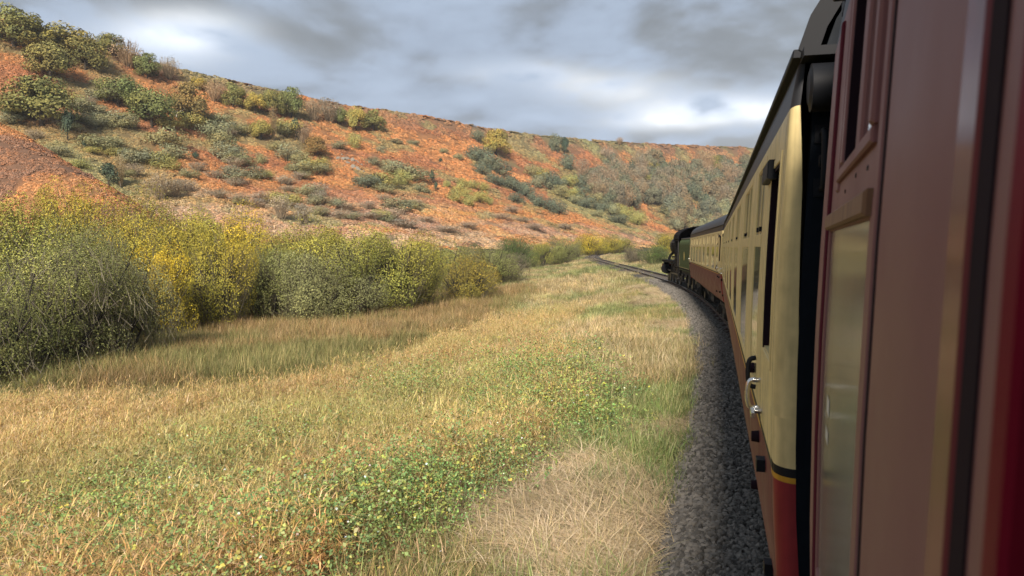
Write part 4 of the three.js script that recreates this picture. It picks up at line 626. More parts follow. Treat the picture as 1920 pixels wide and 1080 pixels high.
const EXTRA = {   // alike bushes of the slope, one row per group
  g: ['pale green willow bush on the bracken slope', 'pale willow bushes scattered on the bracken slope', [[150, 212, 60, 26], [182, 222, 50, 24], [228, 240, 56, 30], [200, 236, 40, 24], [312, 278, 70, 36], [402, 262, 56, 36], [430, 302, 66, 34], [448, 312, 56, 26], [470, 334, 58, 22], [418, 282, 52, 34], [540, 302, 48, 30], [566, 310, 38, 26], [488, 308, 26, 20], [180, 282, 66, 30], [600, 326, 48, 18], [210, 280, 56, 22], [286, 198, 34, 16], [450, 254, 46, 22], [714, 288, 18, 14], [742, 270, 26, 10], [776, 272, 24, 10], [860, 300, 20, 12], [832, 288, 18, 10], [255, 296, 60, 20], [520, 285, 40, 20]]],
  u: ['lime coloured willow bush in the cluster below the hedge line', 'lime willow bushes below the hedge line', [[862, 366, 30, 22], [852, 378, 34, 22], [880, 388, 28, 22], [900, 380, 34, 24], [866, 350, 26, 16], [886, 356, 26, 18], [906, 358, 26, 16], [914, 384, 22, 18], [838, 352, 16, 14], [872, 372, 30, 20]]],
  t: ['grey green bush in the hedge line running down the slope', 'grey green bushes in the hedge line down the slope', [[886, 300, 34, 26], [905, 304, 40, 28], [918, 318, 44, 28], [905, 328, 34, 24], [938, 330, 42, 26], [926, 346, 34, 22], [950, 352, 40, 24], [968, 362, 46, 28], [984, 368, 40, 24], [968, 380, 34, 20], [1010, 388, 36, 18], [1030, 394, 42, 22], [1048, 402, 36, 20], [1002, 380, 30, 20]]],
  s: ['green bush in the tangle on the slope below the gully', 'bushes in the tangle below the gully', [[1000, 334, 36, 26], [1016, 340, 34, 24], [1030, 356, 40, 34], [1008, 352, 32, 24], [1046, 352, 34, 24], [1052, 372, 34, 26], [1070, 376, 34, 26], [1088, 372, 36, 26], [1080, 384, 32, 22], [1100, 392, 36, 26], [1118, 386, 34, 24], [1066, 352, 36, 26], [1086, 352, 36, 24], [1112, 368, 34, 26], [1128, 398, 30, 22], [1146, 404, 34, 24], [1160, 404, 30, 22], [1160, 420, 40, 18], [1190, 418, 34, 22], [1140, 388, 30, 26], [1120, 408, 26, 16]]],
  k: ['grey heather coloured scrub low on the bracken slope', 'low grey scrub along the foot of the slope', [[650, 395, 60, 14], [700, 412, 70, 16], [760, 428, 80, 16], [440, 350, 50, 16], [400, 335, 46, 14], [480, 392, 50, 18], [370, 322, 44, 16], [840, 436, 70, 14], [720, 378, 34, 14], [690, 392, 40, 14], [780, 386, 40, 12], [880, 430, 54, 14], [960, 400, 44, 14], [940, 412, 50, 12], [350, 360, 46, 22], [450, 384, 44, 22], [980, 418, 44, 12], [1000, 432, 50, 12], [640, 412, 50, 20], [600, 404, 44, 18], [800, 418, 44, 12], [540, 360, 40, 12], [430, 325, 40, 14], [1060, 430, 40, 10], [410, 372, 46, 20], [250, 330, 50, 22]]],
};
function onHill(px, py, w, h, kind, label, group) {
  const p = onGround(px, py, 100); if (!p) return null;
  const k = Math.hypot(p[0], p[1]) * Math.cos(Math.atan2(p[0], p[1])) / 1423;
  return plant(kind, p, w * k * 1.08, h * k * 1.08, label, group);
}
for (const [px, py, w, h, kind, label] of HILL) onHill(px, py, w, h, kind, label);
for (const [kind, [label, group, rows]] of Object.entries(EXTRA)) rows.forEach(([px, py, w, h], i) => { const at = kind === 'k' || kind === 'g' ? (px < 360 ? ', behind the near shoulder' : px < 520 ? ', below the mid slope oaks' : px < 700 ? ', below the pale rocks' : ', towards the hedge line') : ''; onHill(px, py, w, h, kind === 's' ? 'gutgt'[i % 5] : kind === 'k' ? 'v' : kind, label + at, group + at); });
{ // scrub in drifts over the nearer half of the slope
  const R = rng(47);
  for (let i = 0; i < 105; i++) { const px = 130 + R() * 660, mid = interp([[130, 235], [300, 285], [500, 318], [770, 372]], px), py = mid + (R() - 0.5) * interp([[130, 130], [400, 170], [770, 110]], px), k = fbm(px / 60 + 4, py / 30, 3); if (k < 0.44) continue; const s = 0.7 + 0.8 * R(); onHill(px, py, 42 * s, 19 * s, R() < 0.55 ? 'g' : R() < 0.5 ? 'u' : 'v', ...((w) => ['low sage coloured scrub ' + w, 'drifts of scrub ' + w])((py < mid ? 'high up ' : 'low down ') + (px < 300 ? 'behind the near bracken shoulder' : px < 460 ? 'below the rust brown oak' : px < 620 ? 'below the white stemmed birch' : 'round the pale rocks'))); }
}
{ // the wood in the far bend of the valley
  const band = (u, px) => (u < 0.34 ? 'at the top' : u < 0.67 ? 'in the middle' : 'at the bottom') + ' of the distant wood, ' + (px < 1230 ? 'towards the bracken' : 'over the locomotive and coaches'), R = rng(31), edge = [[1110, 330, 372], [1150, 312, 392], [1190, 300, 402], [1230, 296, 412], [1270, 296, 436], [1320, 296, 440], [1400, 300, 440], [1460, 300, 445]];
  const top = edge.map(([x, t]) => [x, t]), bot = edge.map(([x, , b]) => [x, b]), spots = [];
  for (let i = 0; i < 200; i++) { const px = 1112 + R() * 320, u = R(), py = lerp(interp(top, px) + 26, interp(bot, px), u); if (px > 1195 && px < 1255 && py > 388) continue; spots.push([px, py, u]); }
  spots.sort((a, b) => a[1] - b[1]);
  for (const [px, py, u] of spots) {
    const low = py > 400, k = R(), s = lerp(0.8, 1.1, R());
    if (low && k < 0.6) onHill(px, py, 34 * s, 28 * s, k < 0.2 ? 'u' : 'g', k < 0.2 ? 'rounded lime bush along the foot of the distant wood' : 'rounded sage bush along the foot of the distant wood', k < 0.2 ? 'lime bushes at the foot of the distant wood' : 'sage bushes at the foot of the distant wood');
    else if (k < 0.12) onHill(px, py, 26 * s, 36 * s, 'd', 'dark evergreen ' + band(u, px), 'evergreens ' + band(u, px));
    else if (k < 0.27) onHill(px, py, 32 * s, 34 * s, 't', 'grey green tree ' + band(u, px), 'green trees ' + band(u, px));
    else if (k < 0.36) onHill(px, py, 28 * s, 34 * s, 'o', 'olive tree ' + band(u, px), 'olive trees ' + band(u, px));
    else onHill(px, py, 36 * s, 42 * s, k < 0.62 ? 'b' : 'n', 'thin grey brown tree ' + band(u, px), 'thin grey brown trees ' + band(u, px));
  }
}
{ // the bleached dead tree
  const p = onGround(330, 222, 100); const t = thing('dead_tree', 'bleached white dead tree in front of the rust brown oak', 'tree'), R = rng(9), g = new G(), c = [1, 1, 1];
  let a = [0, -0.3, 0]; const b = [0.4, 2.4, 0]; stick(g, a, b, 0.45, 0.32, c, 7);
  for (const [x, y, z] of [[-1.6, 4.6, 0.4], [1.9, 5.2, -0.3], [2.9, 3.0, 0.6], [-2.2, 2.6, -0.4], [0.6, 5.8, 0.5]]) { const m = [x * 0.5 + (R() - 0.5) * 0.5, lerp(2.4, y, 0.5), z * 0.5]; stick(g, b, m, 0.3, 0.2, c, 6); stick(g, m, [x, y, z], 0.2, 0.08, c, 6); stick(g, m, [x + (R() - 0.5) * 1.5, y - 0.2, z + 0.6], 0.13, 0.05, c, 5); }
  part('trunk', g.geo(), new THREE.MeshStandardMaterial({ color: new THREE.Color(0.75, 0.70, 0.64), roughness: 0.8 }), t); t.position.set(p[0], p[2], -p[1]); t.scale.setScalar(1.15);
}
{ // pale broken rocks in the bracken
  const R = rng(12), spots = [[632, 297, 8], [641, 299, 9], [650, 298, 10], [659, 301, 9], [668, 303, 8], [652, 306, 8], [662, 315, 10], [671, 318, 9], [655, 317, 7], [680, 322, 8], [690, 305, 6], [703, 308, 6], [640, 290, 5], [676, 310, 6], [645, 311, 6]];
  const t = new THREE.Group(); t.name = 'rock_outcrop'; tag(t, 'outcrop of pale broken rocks in the bracken above the long lime bush', 'rocks'); scene.add(t);
  const rock = [0, 1, 2].map((k) => { const g = new THREE.IcosahedronGeometry(1, 2), p = g.attributes.position; for (let i = 0; i < p.count; i++) { const v = new THREE.Vector3().fromBufferAttribute(p, i), s = 0.65 + 0.6 * vnoise(v.x * 1.6 + k * 9 + 5, v.y * 1.6 + v.z * 1.3 + 7); v.set(Math.round(v.x * s * 3) / 3 * 0.6 + v.x * s * 0.4, v.y * s, v.z * s); p.setXYZ(i, v.x, v.y * 0.7, v.z); } g.computeVertexNormals(); return g; });
  const m = new THREE.MeshStandardMaterial({ color: new THREE.Color(0.46, 0.41, 0.33), map: stoneTex, roughness: 0.95 });
  const [ox, od, oh] = onGround(660, 305, 100); t.position.set(ox, oh, -od);
  spots.forEach(([px, py, s], i) => { const p = onGround(px, py, 100); const k = p[1] / 1423 * s * 0.55, q = part('rock', rock[i % 3], m, t); q.position.set(p[0] - ox, p[2] - oh, -(p[1] - od)); q.scale.set(k * 1.35, k * 0.8, k); q.rotation.set(R(), R() * 6, R() * 0.6); });
}
// ---------------------------------------------------------------- the willow thicket on the valley floor
function willowGeo(seed, o) {
  const R = rng(seed), L = new G(), T = new G(), { leaves = 24000, twigs = 800, size = 0.0142, yellowTop = 0.6, yel0 = o.yel ?? 0.45 } = o, lobes = [];
  for (let i = 0; i < 24; i++) { const a = R() * 6.28, r = Math.sqrt(R()) * 0.40, h = Math.sqrt(Math.max(0, 1 - (r / 0.5) ** 2)), up = i < 12 ? 0.15 + 0.3 * R() : 0.55 + 0.3 * R(); lobes.push([Math.cos(a) * r, Math.max(0.12, h * up), Math.sin(a) * r, 0.13 + 0.10 * R(), 0.62 + 0.68 * R(), R()]); }
  for (let i = 0; i < leaves; i++) {
    const [lx, ly, lz, lr, tone, yel] = lobes[Math.floor(R() * lobes.length)], e = randDir(R), q = lr * (0.78 + 0.26 * R()), p = [lx + e[0] * q, ly + e[1] * q * 1.15, lz + e[2] * q];
    if (p[1] < 0.03) continue;
    const out = unit(p[0], p[1] - 0.3, p[2]), n = unit(e[0] * 0.5 + out[0] * 0.6, e[1] * 0.5 + out[1] * 0.6 + 0.2, e[2] * 0.5 + out[2] * 0.6), v = tone * (0.65 + 0.6 * R());
    const yk = clamp(yellowTop * smooth(0.3, 0.85, p[1]) + (yel - yel0) * 0.9 + (R() - 0.5) * 0.5), col = mix3([0.82, 0.92, 0.80], [1.24, 1.12, 0.68], yk).map((c) => c * v);
    if (R() > (o.grey ? 0.74 : 0.82) + 0.18 * smooth(0.05, 0.5, p[1] + (R() - 0.5) * 0.3)) continue;    // the lower stems are half bare
    leaf(L, p, n, size * (0.7 + 0.8 * R()), R, col, true, 0.5);
  }
  for (let i = 0; i < twigs; i++) {
    const [lx, ly, lz, lr] = lobes[Math.floor(R() * lobes.length)], e = randDir(R), b = [lx + e[0] * lr * 0.95, Math.max(0.05, ly + e[1] * lr), lz + e[2] * lr * 0.95], a = o.grey ? [b[0] + (R() - 0.5) * 0.16, Math.max(0, b[1] - 0.06 - 0.10 * R()), b[2] + (R() - 0.5) * 0.16] : [b[0] * 0.55 + (R() - 0.5) * 0.1, Math.max(0, b[1] - 0.14 - 0.16 * R()), b[2] * 0.55 + (R() - 0.5) * 0.1], v = 0.7 + 0.6 * R();
    if (o.grey) stick(T, a, b, 0.0022, 0.0009, R() < 0.5 ? [v * 1.35, v * 1.3, v * 1.2] : [v * 0.8, v * 0.75, v * 0.7], 3); else stick(T, a, b, 0.0028, 0.0012, [v, v * 0.95, v * 0.85], 3);
  }
  const S = new G();
  for (let i = 0; i < 11; i++) { const a = R() * 6.28, r = 0.1 + 0.34 * R(), top = [Math.cos(a) * r, 0.45 + 0.3 * R(), Math.sin(a) * r], m = [top[0] * 0.55 + (R() - 0.5) * 0.08, 0.22 + 0.1 * R(), top[2] * 0.55 + (R() - 0.5) * 0.08], s = [Math.cos(a) * 0.07, -0.03, Math.sin(a) * 0.07]; stick(S, s, m, 0.016, 0.010, [1, 1, 1], 6); stick(S, m, top, 0.010, 0.004, [1, 1, 1], 5); for (let k = 0; k < 3; k++) { const b2 = [m[0] + (R() - 0.5) * 0.4, m[1] + 0.1 + 0.2 * R(), m[2] + (R() - 0.5) * 0.4]; stick(S, m, b2, 0.006, 0.002, [1, 1, 1], 4); } }
  return [L.geo(), T.geo(), S.geo()];
}
const WILLOW = [1, 2, 3, 4, 5, 6].map((k) => willowGeo(300 + k, k > 4 ? { yellowTop: 0.25, yel: 0.7, leaves: 30000, twigs: 1000, size: 0.0112, grey: 1 } : { yellowTop: [0.65, 0.8, 0.12, 0.22][k - 1], yel: [0.45, 0.4, 0.75, 0.7][k - 1] }));
const twigMat = new THREE.MeshStandardMaterial({ color: new THREE.Color(0.16, 0.145, 0.11), vertexColors: true, roughness: 0.9 });
const darkBark = new THREE.MeshStandardMaterial({ color: new THREE.Color(0.035, 0.03, 0.025), roughness: 0.95 });
const WCOL = { olive: [0.30, 0.285, 0.10], grey: [0.31, 0.285, 0.13], green: [0.33, 0.32, 0.08], lime: [0.315, 0.295, 0.07], yellow: [0.39, 0.33, 0.06], bright: [0.56, 0.43, 0.05], rusty: [0.32, 0.25, 0.055], purple: [0.23, 0.175, 0.13], dark: [0.11, 0.15, 0.04] };
const WMAT = Object.fromEntries(Object.entries(WCOL).map(([k, c]) => [k, leafMat(...c)])), wProto = new Map();
// middle and top of the bush and its width in pixels of the photograph, and how far off it stands
const THICKET = [
  [-60, 24, 470, 330, 'olive', 'dark branched willow cut by the edge of the picture'], [95, 28, 455, 320, 'olive', 'large grey olive willow with dark low branches at the near end of the thicket'], [215, 30, 478, 200, 'grey', 'twiggy olive willow spreading over the rough grass'], [20, 31, 415, 290, 'green', 'tall olive willow behind the dark branched one'], [150, 35, 425, 230, 'olive', 'rounded olive willow in the middle of the near clump'],
  [285, 37, 455, 150, 'bright', 'brilliant yellow willow in the heart of the thicket'], [255, 40, 412, 170, 'yellow', 'golden willow crown above the brilliant yellow one'], [415, 42, 432, 150, 'yellow', 'golden willow with dark stems beneath, by the gap'], [350, 47, 408, 190, 'yellow', 'yellow speckled willow behind the gap'], [505, 46, 452, 150, 'olive', 'olive grey willow just past the golden ones'],
  [590, 45, 462, 170, 'grey', 'ash grey twiggy willow low at the thicket front'], [560, 50, 428, 190, 'green', 'broad green olive willow'], [665, 48, 425, 190, 'green', 'tall domed olive willow in the far half of the thicket'], [640, 46, 500, 170, 'grey', 'low grey willow at the foot of the tall domed one'], [745, 50, 432, 170, 'green', 'green gold willow on the shoulder of the far clump'], [780, 52, 470, 120, 'green', 'yellow flecked green willow facing the railway'], [868, 58, 478, 130, 'rusty', 'rusty gold willow that ends the thicket'], [905, 64, 505, 66, 'rusty', 'small bronze willow beside the rough grass'],
  [40, 46, 368, 220, 'lime', 'pale yellow willow in the back row near the bracken shoulder'], [122, 55, 338, 120, 'yellow', 'highest rounded golden willow in the back row'], [160, 48, 375, 220, 'yellow', 'yellow willow below the highest one'], [265, 56, 376, 200, 'lime', 'lime topped willow in the back row'], [370, 62, 392, 170, 'green', 'green topped willow in the back row'], [455, 64, 400, 140, 'bright', 'bright gold topped willow at the back of the thicket'], [510, 70, 428, 130, 'lime', 'low lime willow at the back'], [620, 66, 424, 170, 'lime', 'lime green willow behind the tall domed one'], [812, 70, 442, 150, 'green', 'green willow behind the lime shoulder'], [850, 80, 452, 130, 'olive', 'olive willow far along the thicket'], [912, 84, 454, 130, 'olive', 'dull olive willow near the thicket end'], [950, 92, 466, 84, 'purple', 'brown leafless willow at the far tip of the thicket'],
  [968, 150, 430, 88, 'dark', 'round dark green bush beyond the thicket'], [1048, 170, 437, 78, 'olive', 'olive bush between the dark green bush and the yellow hedge'], [1016, 165, 445, 50, 'green', 'small green bush behind the track verge'], [1100, 215, 432, 76, 'bright', 'bright yellow bush where the track bends'], [1140, 225, 438, 60, 'yellow', 'golden bush past the bright yellow one'], [1078, 190, 448, 44, 'grey', 'small grey bush beside the bright yellow one'], [1168, 235, 442, 50, 'lime', 'yellow green bush behind the bend'],
];
for (const [px, D, top, wpx, col, label] of THICKET) {
  const X = (px - 960) / 1423 * D, vi = Math.floor(RT() * 2) + (D < 36 ? 4 : /olive|grey|purple|dark/.test(col) ? 2 : 0), key = col + vi;
  let t = wProto.get(key);
  if (!t) { t = new THREE.Group(); part('foliage', WILLOW[vi][0], WMAT[col], t); part('twigs', WILLOW[vi][1], twigMat, t); part('stems', WILLOW[vi][2], darkBark, t); wProto.set(key, t); }
  const o = t.clone(); o.name = numbered('willow_bush'); o.userData = {}; tag(o, label, 'bush'); scene.add(o);
  const y = groundAt(X, D), h = EYE + rayOf(px, top)[1] / rayOf(px, top)[2] * D - y, w = wpx / 1423 * D * 1.03;
  o.position.set(X, y, -D); o.rotation.y = RT() * 6.28; o.scale.set(w, h / (D > 100 ? 1 : D > 66 ? 0.93 : 0.86), w);
}
// bushes inside the bend, beyond the locomotive
for (const [px, D, top, wpx, col, label] of [[1185, 128, 458, 50, 'purple', 'leafless purple brown bush inside the bend of the track'], [1228, 110, 452, 62, 'dark', 'dense dark green bush beside the locomotive'], [1290, 120, 430, 90, 'rusty', 'russet bush behind the locomotive'], [1250, 200, 430, 70, 'yellow', 'straw yellow bush beyond the locomotive'], [1350, 140, 425, 100, 'olive', 'olive bush behind the farther coach']]) {
  const X = (px - 960) / 1423 * D, vi = Math.floor(RT() * 2) + (/olive|grey|purple|dark/.test(col) ? 2 : 0), t = new THREE.Group(); part('foliage', WILLOW[vi][0], WMAT[col], t); part('twigs', WILLOW[vi][1], twigMat, t); part('stems', WILLOW[vi][2], darkBark, t);
  t.name = numbered('willow_bush'); tag(t, label, 'bush'); scene.add(t);
  const y = groundAt(X, D), r = rayOf(px, top), h = EYE + r[1] / r[2] * D - y, w = wpx / 1423 * D; t.position.set(X, y, -D); t.scale.set(w, h / (D > 100 ? 1 : D > 66 ? 0.93 : 0.86), w); t.rotation.y = RT() * 6.28;
}
// ---------------------------------------------------------------- grass, brambles, bracken and loose stones: what nobody could count
function blade(g, R, base, dir, len, width, lift, droop, col, segs = 3) {   // a strip that rises by lift, then bends over
  const side = unit(-dir[2], (R() - 0.5) * 0.6, dir[0]), pts = [];
  for (let i = 0; i <= segs; i++) { const t = i / segs; pts.push([base[0] + dir[0] * len * t * (1 - lift * (1 - t * droop)), base[1] + len * (lift * t - droop * t * t * 0.6), base[2] + dir[2] * len * t * (1 - lift * (1 - t * droop))]); }
  for (let i = 0; i < segs; i++) {
    const a = pts[i], b = pts[i + 1], wa = width * (1 - (i / segs) ** 1.5) / 2, wb = width * (1 - ((i + 1) / segs) ** 1.5) / 2, L = (p, w, s) => [p[0] + side[0] * w * s, p[1] + side[1] * w * s, p[2] + side[2] * w * s];
    if (i === segs - 1) g.tri(L(a, wa, -1), L(a, wa, 1), b, null, null, null, col); else g.quad(L(a, wa, -1), L(a, wa, 1), L(b, wb, 1), L(b, wb, -1), null, col);
  }
}
const tone = (R, cols, vary = 0.6) => { const c = cols[Math.floor(R() * cols.length)], v = 1 - vary / 2 + vary * R(); return c.map((x) => x * v); };
const STRAW = [[0.66, 0.54, 0.28], [0.60, 0.46, 0.21], [0.56, 0.41, 0.19], [0.70, 0.56, 0.38], [0.46, 0.41, 0.15], [0.36, 0.36, 0.12], [0.50, 0.34, 0.15]];
const PALE = [[0.60, 0.50, 0.32], [0.52, 0.42, 0.26], [0.56, 0.43, 0.28], [0.44, 0.36, 0.20], [0.66, 0.57, 0.40]];
const OLIVE = [[0.24, 0.23, 0.09], [0.30, 0.26, 0.11], [0.20, 0.21, 0.07], [0.36, 0.30, 0.15], [0.17, 0.20, 0.07]];
const GREEN = [[0.20, 0.29, 0.08], [0.25, 0.34, 0.11], [0.16, 0.24, 0.08], [0.30, 0.36, 0.12]];
function reedTuft(seed, cols) { const R = rng(seed), g = new G(); for (let i = 0; i < 9; i++) { const b = [(R() - 0.5) * 0.4, 0, (R() - 0.5) * 0.4], a = R() * 6.28, h = 0.55 + 0.5 * R(), ln = 0.1 * R(); blade(g, R, b, [Math.cos(a), 0, Math.sin(a)], h, 0.010, 0.96 - ln, 0.04, tone(R, cols), 2); for (let k = 0; k < 7; k++) { const t = 0.2 + 0.75 * R(), a2 = R() * 6.28; blade(g, R, [b[0] + Math.cos(a) * ln * t * h, h * t, b[2] + Math.sin(a) * ln * t * h], [Math.cos(a2), 0, Math.sin(a2)], 0.15 + 0.19 * R(), 0.011, 0.55 + 0.2 * R(), 0.9 * R() + 0.25, tone(R, cols), 3); } } return g.geo(); }
function uprightTuft(seed, cols, n, h, w, spread) { const R = rng(seed), g = new G(); for (let i = 0; i < n; i++) { const a = R() * 6.28, b = [(R() - 0.5) * spread, 0, (R() - 0.5) * spread]; blade(g, R, b, [Math.cos(a), 0, Math.sin(a)], h * (0.5 + 0.7 * R()), w, 0.75 + 0.2 * R(), 0.15 + 0.5 * R(), tone(R, cols), 3); } return g.geo(); }
function hayTuft(seed, cols, n, len, flat) { const R = rng(seed), g = new G(); for (let i = 0; i < n; i++) { const a = R() < 0.7 ? (R() - 0.5) * 2.6 : R() * 6.28, b = [(R() - 0.5) * 0.6, 0.05 * R(), (R() - 0.5) * 0.6]; blade(g, R, b, [Math.cos(a), 0, Math.sin(a)], len * (0.4 + 0.9 * R()), 0.004 + 0.005 * R(), flat + 0.3 * R(), flat * 1.2 + 0.4 * R(), tone(R, cols), 3); } return g.geo(); }
function brambleTuft(seed, cols, yellow) {
  const R = rng(seed), g = new G();
  for (let i = 0; i < 8; i++) { const a = R() * 6.28, d = [Math.cos(a), 0, Math.sin(a)]; blade(g, R, [0, 0, 0], d, 0.9, 0.008, 0.75, 0.6, [0.16, 0.09, 0.05], 3); }
  for (let i = 0; i < 60; i++) { const a = R() * 6.28, r = 0.6 * Math.sqrt(R()), h = 0.10 + (0.75 - r * 0.5) * R(), c = R() < yellow ? tone(R, [[0.44, 0.40, 0.08], [0.38, 0.37, 0.10], [0.34, 0.35, 0.10]]) : tone(R, cols); for (let k = 0; k < 3; k++) leaf(g, [Math.cos(a) * r + (R() - 0.5) * 0.06, h + (R() - 0.5) * 0.05, Math.sin(a) * r + (R() - 0.5) * 0.06], [0.2 * (R() - 0.5), 1, 0.2 * (R() - 0.5)], 0.026 + 0.022 * R(), R, c, true, 0.7); }
  for (let i = 0; i < 1; i++) leaf(g, [(R() - 0.5) * 0.7, 0.4 + 0.2 * R(), (R() - 0.5) * 0.7], [0, 1, 0], 0.03, R, [0.7, 0.7, 0.62], true, 0.8);
  return g.geo();
}
function bracken(seed) { const R = rng(seed), g = new G(); for (let i = 0; i < 70; i++) { const a = R() * 6.28, r = Math.sqrt(R()), p = [Math.cos(a) * r * 0.8, 0.1 + 0.75 * (1 - r * r * 0.7) * (0.6 + 0.4 * R()), Math.sin(a) * r * 0.8], v = 0.75 + 0.5 * R(), w = (R() - 0.5) * 0.2; leaf(g, p, unit(Math.cos(a) * r * 0.5, 0.9, Math.sin(a) * r * 0.5), 0.30 + 0.28 * R(), R, [v * (1 + w), v, v * (1 - w)], false, 0.8); } return g.geo(); }
function bunch(seed, geos, n, r, vary = 0.5) {   // several tufts grown together
  const R = rng(seed), list = [];
  for (let i = 0; i < n; i++) { const g = geos[i % geos.length].clone(), a = R() * 6.28, d = r * Math.sqrt(R()), v = 1 - vary / 2 + vary * R(), w = (R() - 0.5) * vary * 0.4, c = g.attributes.color; g.applyMatrix4(new THREE.Matrix4().makeRotationY(R() * 6.28).scale(new THREE.Vector3(1, 1, 1).multiplyScalar(0.75 + 0.5 * R())).setPosition(Math.cos(a) * d, 0, Math.sin(a) * d)); for (let k = 0; k < c.count; k++) c.setXYZ(k, c.getX(k) * v * (1 + w), c.getY(k) * v, c.getZ(k) * v * (1 - w)); list.push(g); }
  return mergeGeometries(list);
}
const grassMat = new THREE.MeshStandardMaterial({ vertexColors: true, roughness: 0.8 });
const buckets = new Map();
function slope(X, D) { const e = 1.2; return unit((groundAt(X - e, D) - groundAt(X + e, D)) / (2 * e), 1, (groundAt(X, D + e) - groundAt(X, D - e)) / (2 * e)); }
const UP = new THREE.Vector3(0, 1, 0);
function put(name, geo, X, D, y, s, turn, tilt, col, sy = 1, normal) {
  const key = name; let b = buckets.get(key); if (!b) { b = { name, geo, m: [], c: [] }; buckets.set(key, b); }
  const q = new THREE.Quaternion().setFromEuler(new THREE.Euler(tilt[0], turn, tilt[1], 'YXZ')); if (normal) q.premultiply(new THREE.Quaternion().setFromUnitVectors(UP, new THREE.Vector3(...normal)));
  b.m.push(new THREE.Matrix4().compose(new THREE.Vector3(X, y, -D), q, new THREE.Vector3(s, s * sy, s))); b.c.push(col);
}
function pour(name, label, category, group) {
  for (const [key, b] of buckets) {
    const im = new THREE.InstancedMesh(b.geo, b.mat ?? grassMat, b.m.length), c = new THREE.Color();
    b.m.forEach((m, i) => { im.setMatrixAt(i, m); im.setColorAt(i, c.setRGB(...b.c[i])); });
    shadow(im); im.name = numbered(name); tag(im, label, category, group, 'stuff'); scene.add(im);
  }
  buckets.clear();
}
function scatter(seed, n, D0, D1, power, px0, px1, visit) {   // over the wedge of land that the picture and a step to the side take in
  const R = rng(seed), k = 1 - power;
  for (let i = 0; i < n; i++) { const D = k === 0 ? D0 * (D1 / D0) ** R() : (D0 ** k + R() * (D1 ** k - D0 ** k)) ** (1 / k), X = lerp(px0, px1, R()) / 1423 * D - 960 / 1423 * D; visit(X, D, R); }
}
const patch = (X, D, k, sx, sd = sx) => fbm(X / sx + k * 13.7, D / sd + k * 5.3, 4);
// where each sort grows; q is metres to the left of the track's centre line
function zone(X, D) { const t = nearTrack(X, D), dd = D - ditchD(X); return { q: t.q, beyond: dd, wet: smooth(-2.5, -0.5, dd + 2.5 * (patch(X, D, 3, 5) - 0.5)) }; }
const edgeOf = (X, D) => 3.9 + 1.2 * (patch(X, D, 1, 5) - 0.5) + 1.1 * smooth(11.5, 7, D) + smooth(14, 34, D) * 2.5;
{ // tall golden reed grass
  const B = [1, 2, 3, 4, 5].map((k) => reedTuft(400 + k, STRAW)), V = [1, 2, 3, 4, 5].map((k) => bunch(410 + k, B, 10, 0.62));
  scatter(1, 2900, 4.5, 46, 0.05, -260, 1300, (X, D, R) => {
    const z = zone(X, D); if (z.q < edgeOf(X, D) + 0.45 + 0.9 * R() * R() || z.wet > R() * 0.9) return;
    const n = patch(X, D, 2, 3.2), m = patch(X, D, 7, 1.3); if (R() < smooth(0.52, 0.68, patch(X, D, 4, 1.9)) * smooth(10, 4, z.q - 3) * 0.35) return;
    const red = smooth(0.52, 0.66, patch(X, D, 31, 1.8)) * smooth(15, 9, D) * 0.9, c = mix3(mix3([1, 1, 1], [0.98, 0.66, 0.55], red), mix3([1.12, 0.92, 0.78], [0.84, 0.88, 0.62], smooth(0.47, 0.68, n)), 0.75 - 0.4 * red), v = 0.72 + 0.5 * m; put('k' + Math.floor(R() * 5), V[Math.floor(R() * 5)], X, D, groundAt(X, D) - 0.03, lerp(0.68, 1.0, R()), R() * 6.28, [0.12 * (R() - 0.5), 0.12 * (R() - 0.5)], c.map((x) => x * v));
  });
  pour('golden_grass', 'tall golden reed grass filling the field beside the railway', 'grass', 'tall golden grass');
}
{ // brambles and other leafy weeds among it
  const V0 = [brambleTuft(501, GREEN, 0.08), brambleTuft(502, GREEN, 0.2), brambleTuft(503, GREEN, 0.04), brambleTuft(504, [...GREEN, ...OLIVE], 0.3)], Gr = uprightTuft(505, [...GREEN, ...OLIVE, ...STRAW.slice(0, 3)], 40, 0.6, 0.009, 0.7), V = [0, 1, 2, 3].map((k) => bunch(510 + k, [V0[k], V0[(k + 1) % 3], Gr], 7, 0.75, 0.5));
  scatter(2, 1700, 4.5, 24, 0.05, 0, 1250, (X, D, R) => {
    const z = zone(X, D), e = edgeOf(X, D); if (z.q < e - 0.3 + 1.6 * R() * R() || z.beyond > -2) return;
    const w = smooth(0.45, 0.62, patch(X, D, 4, 1.9) + 0.09 * smooth(4.5, 1, z.q - e) * smooth(16, 9, D) - 0.02); if (R() > 0.8 * w * smooth(8.5, 2.5, z.q - e)) return;
    put('k' + (R() < 0.18 ? 3 : Math.floor(R() * 3)), V[0], X, D, groundAt(X, D) + 0.1 * R(), 0.75 + 0.4 * R(), R() * 6.28, [0.1 * (R() - 0.5), 0.1 * (R() - 0.5)], [0.85 + 0.4 * R(), 0.9 + 0.3 * R(), 0.85 + 0.3 * R()], 0.9 + 0.5 * R());
  });
  [...buckets].forEach(([key, b]) => { b.geo = V[+key[1]]; });
  pour('bramble_patch', 'green and yellow bramble leaves tangled in the golden grass', 'brambles', 'bramble tangle');
}
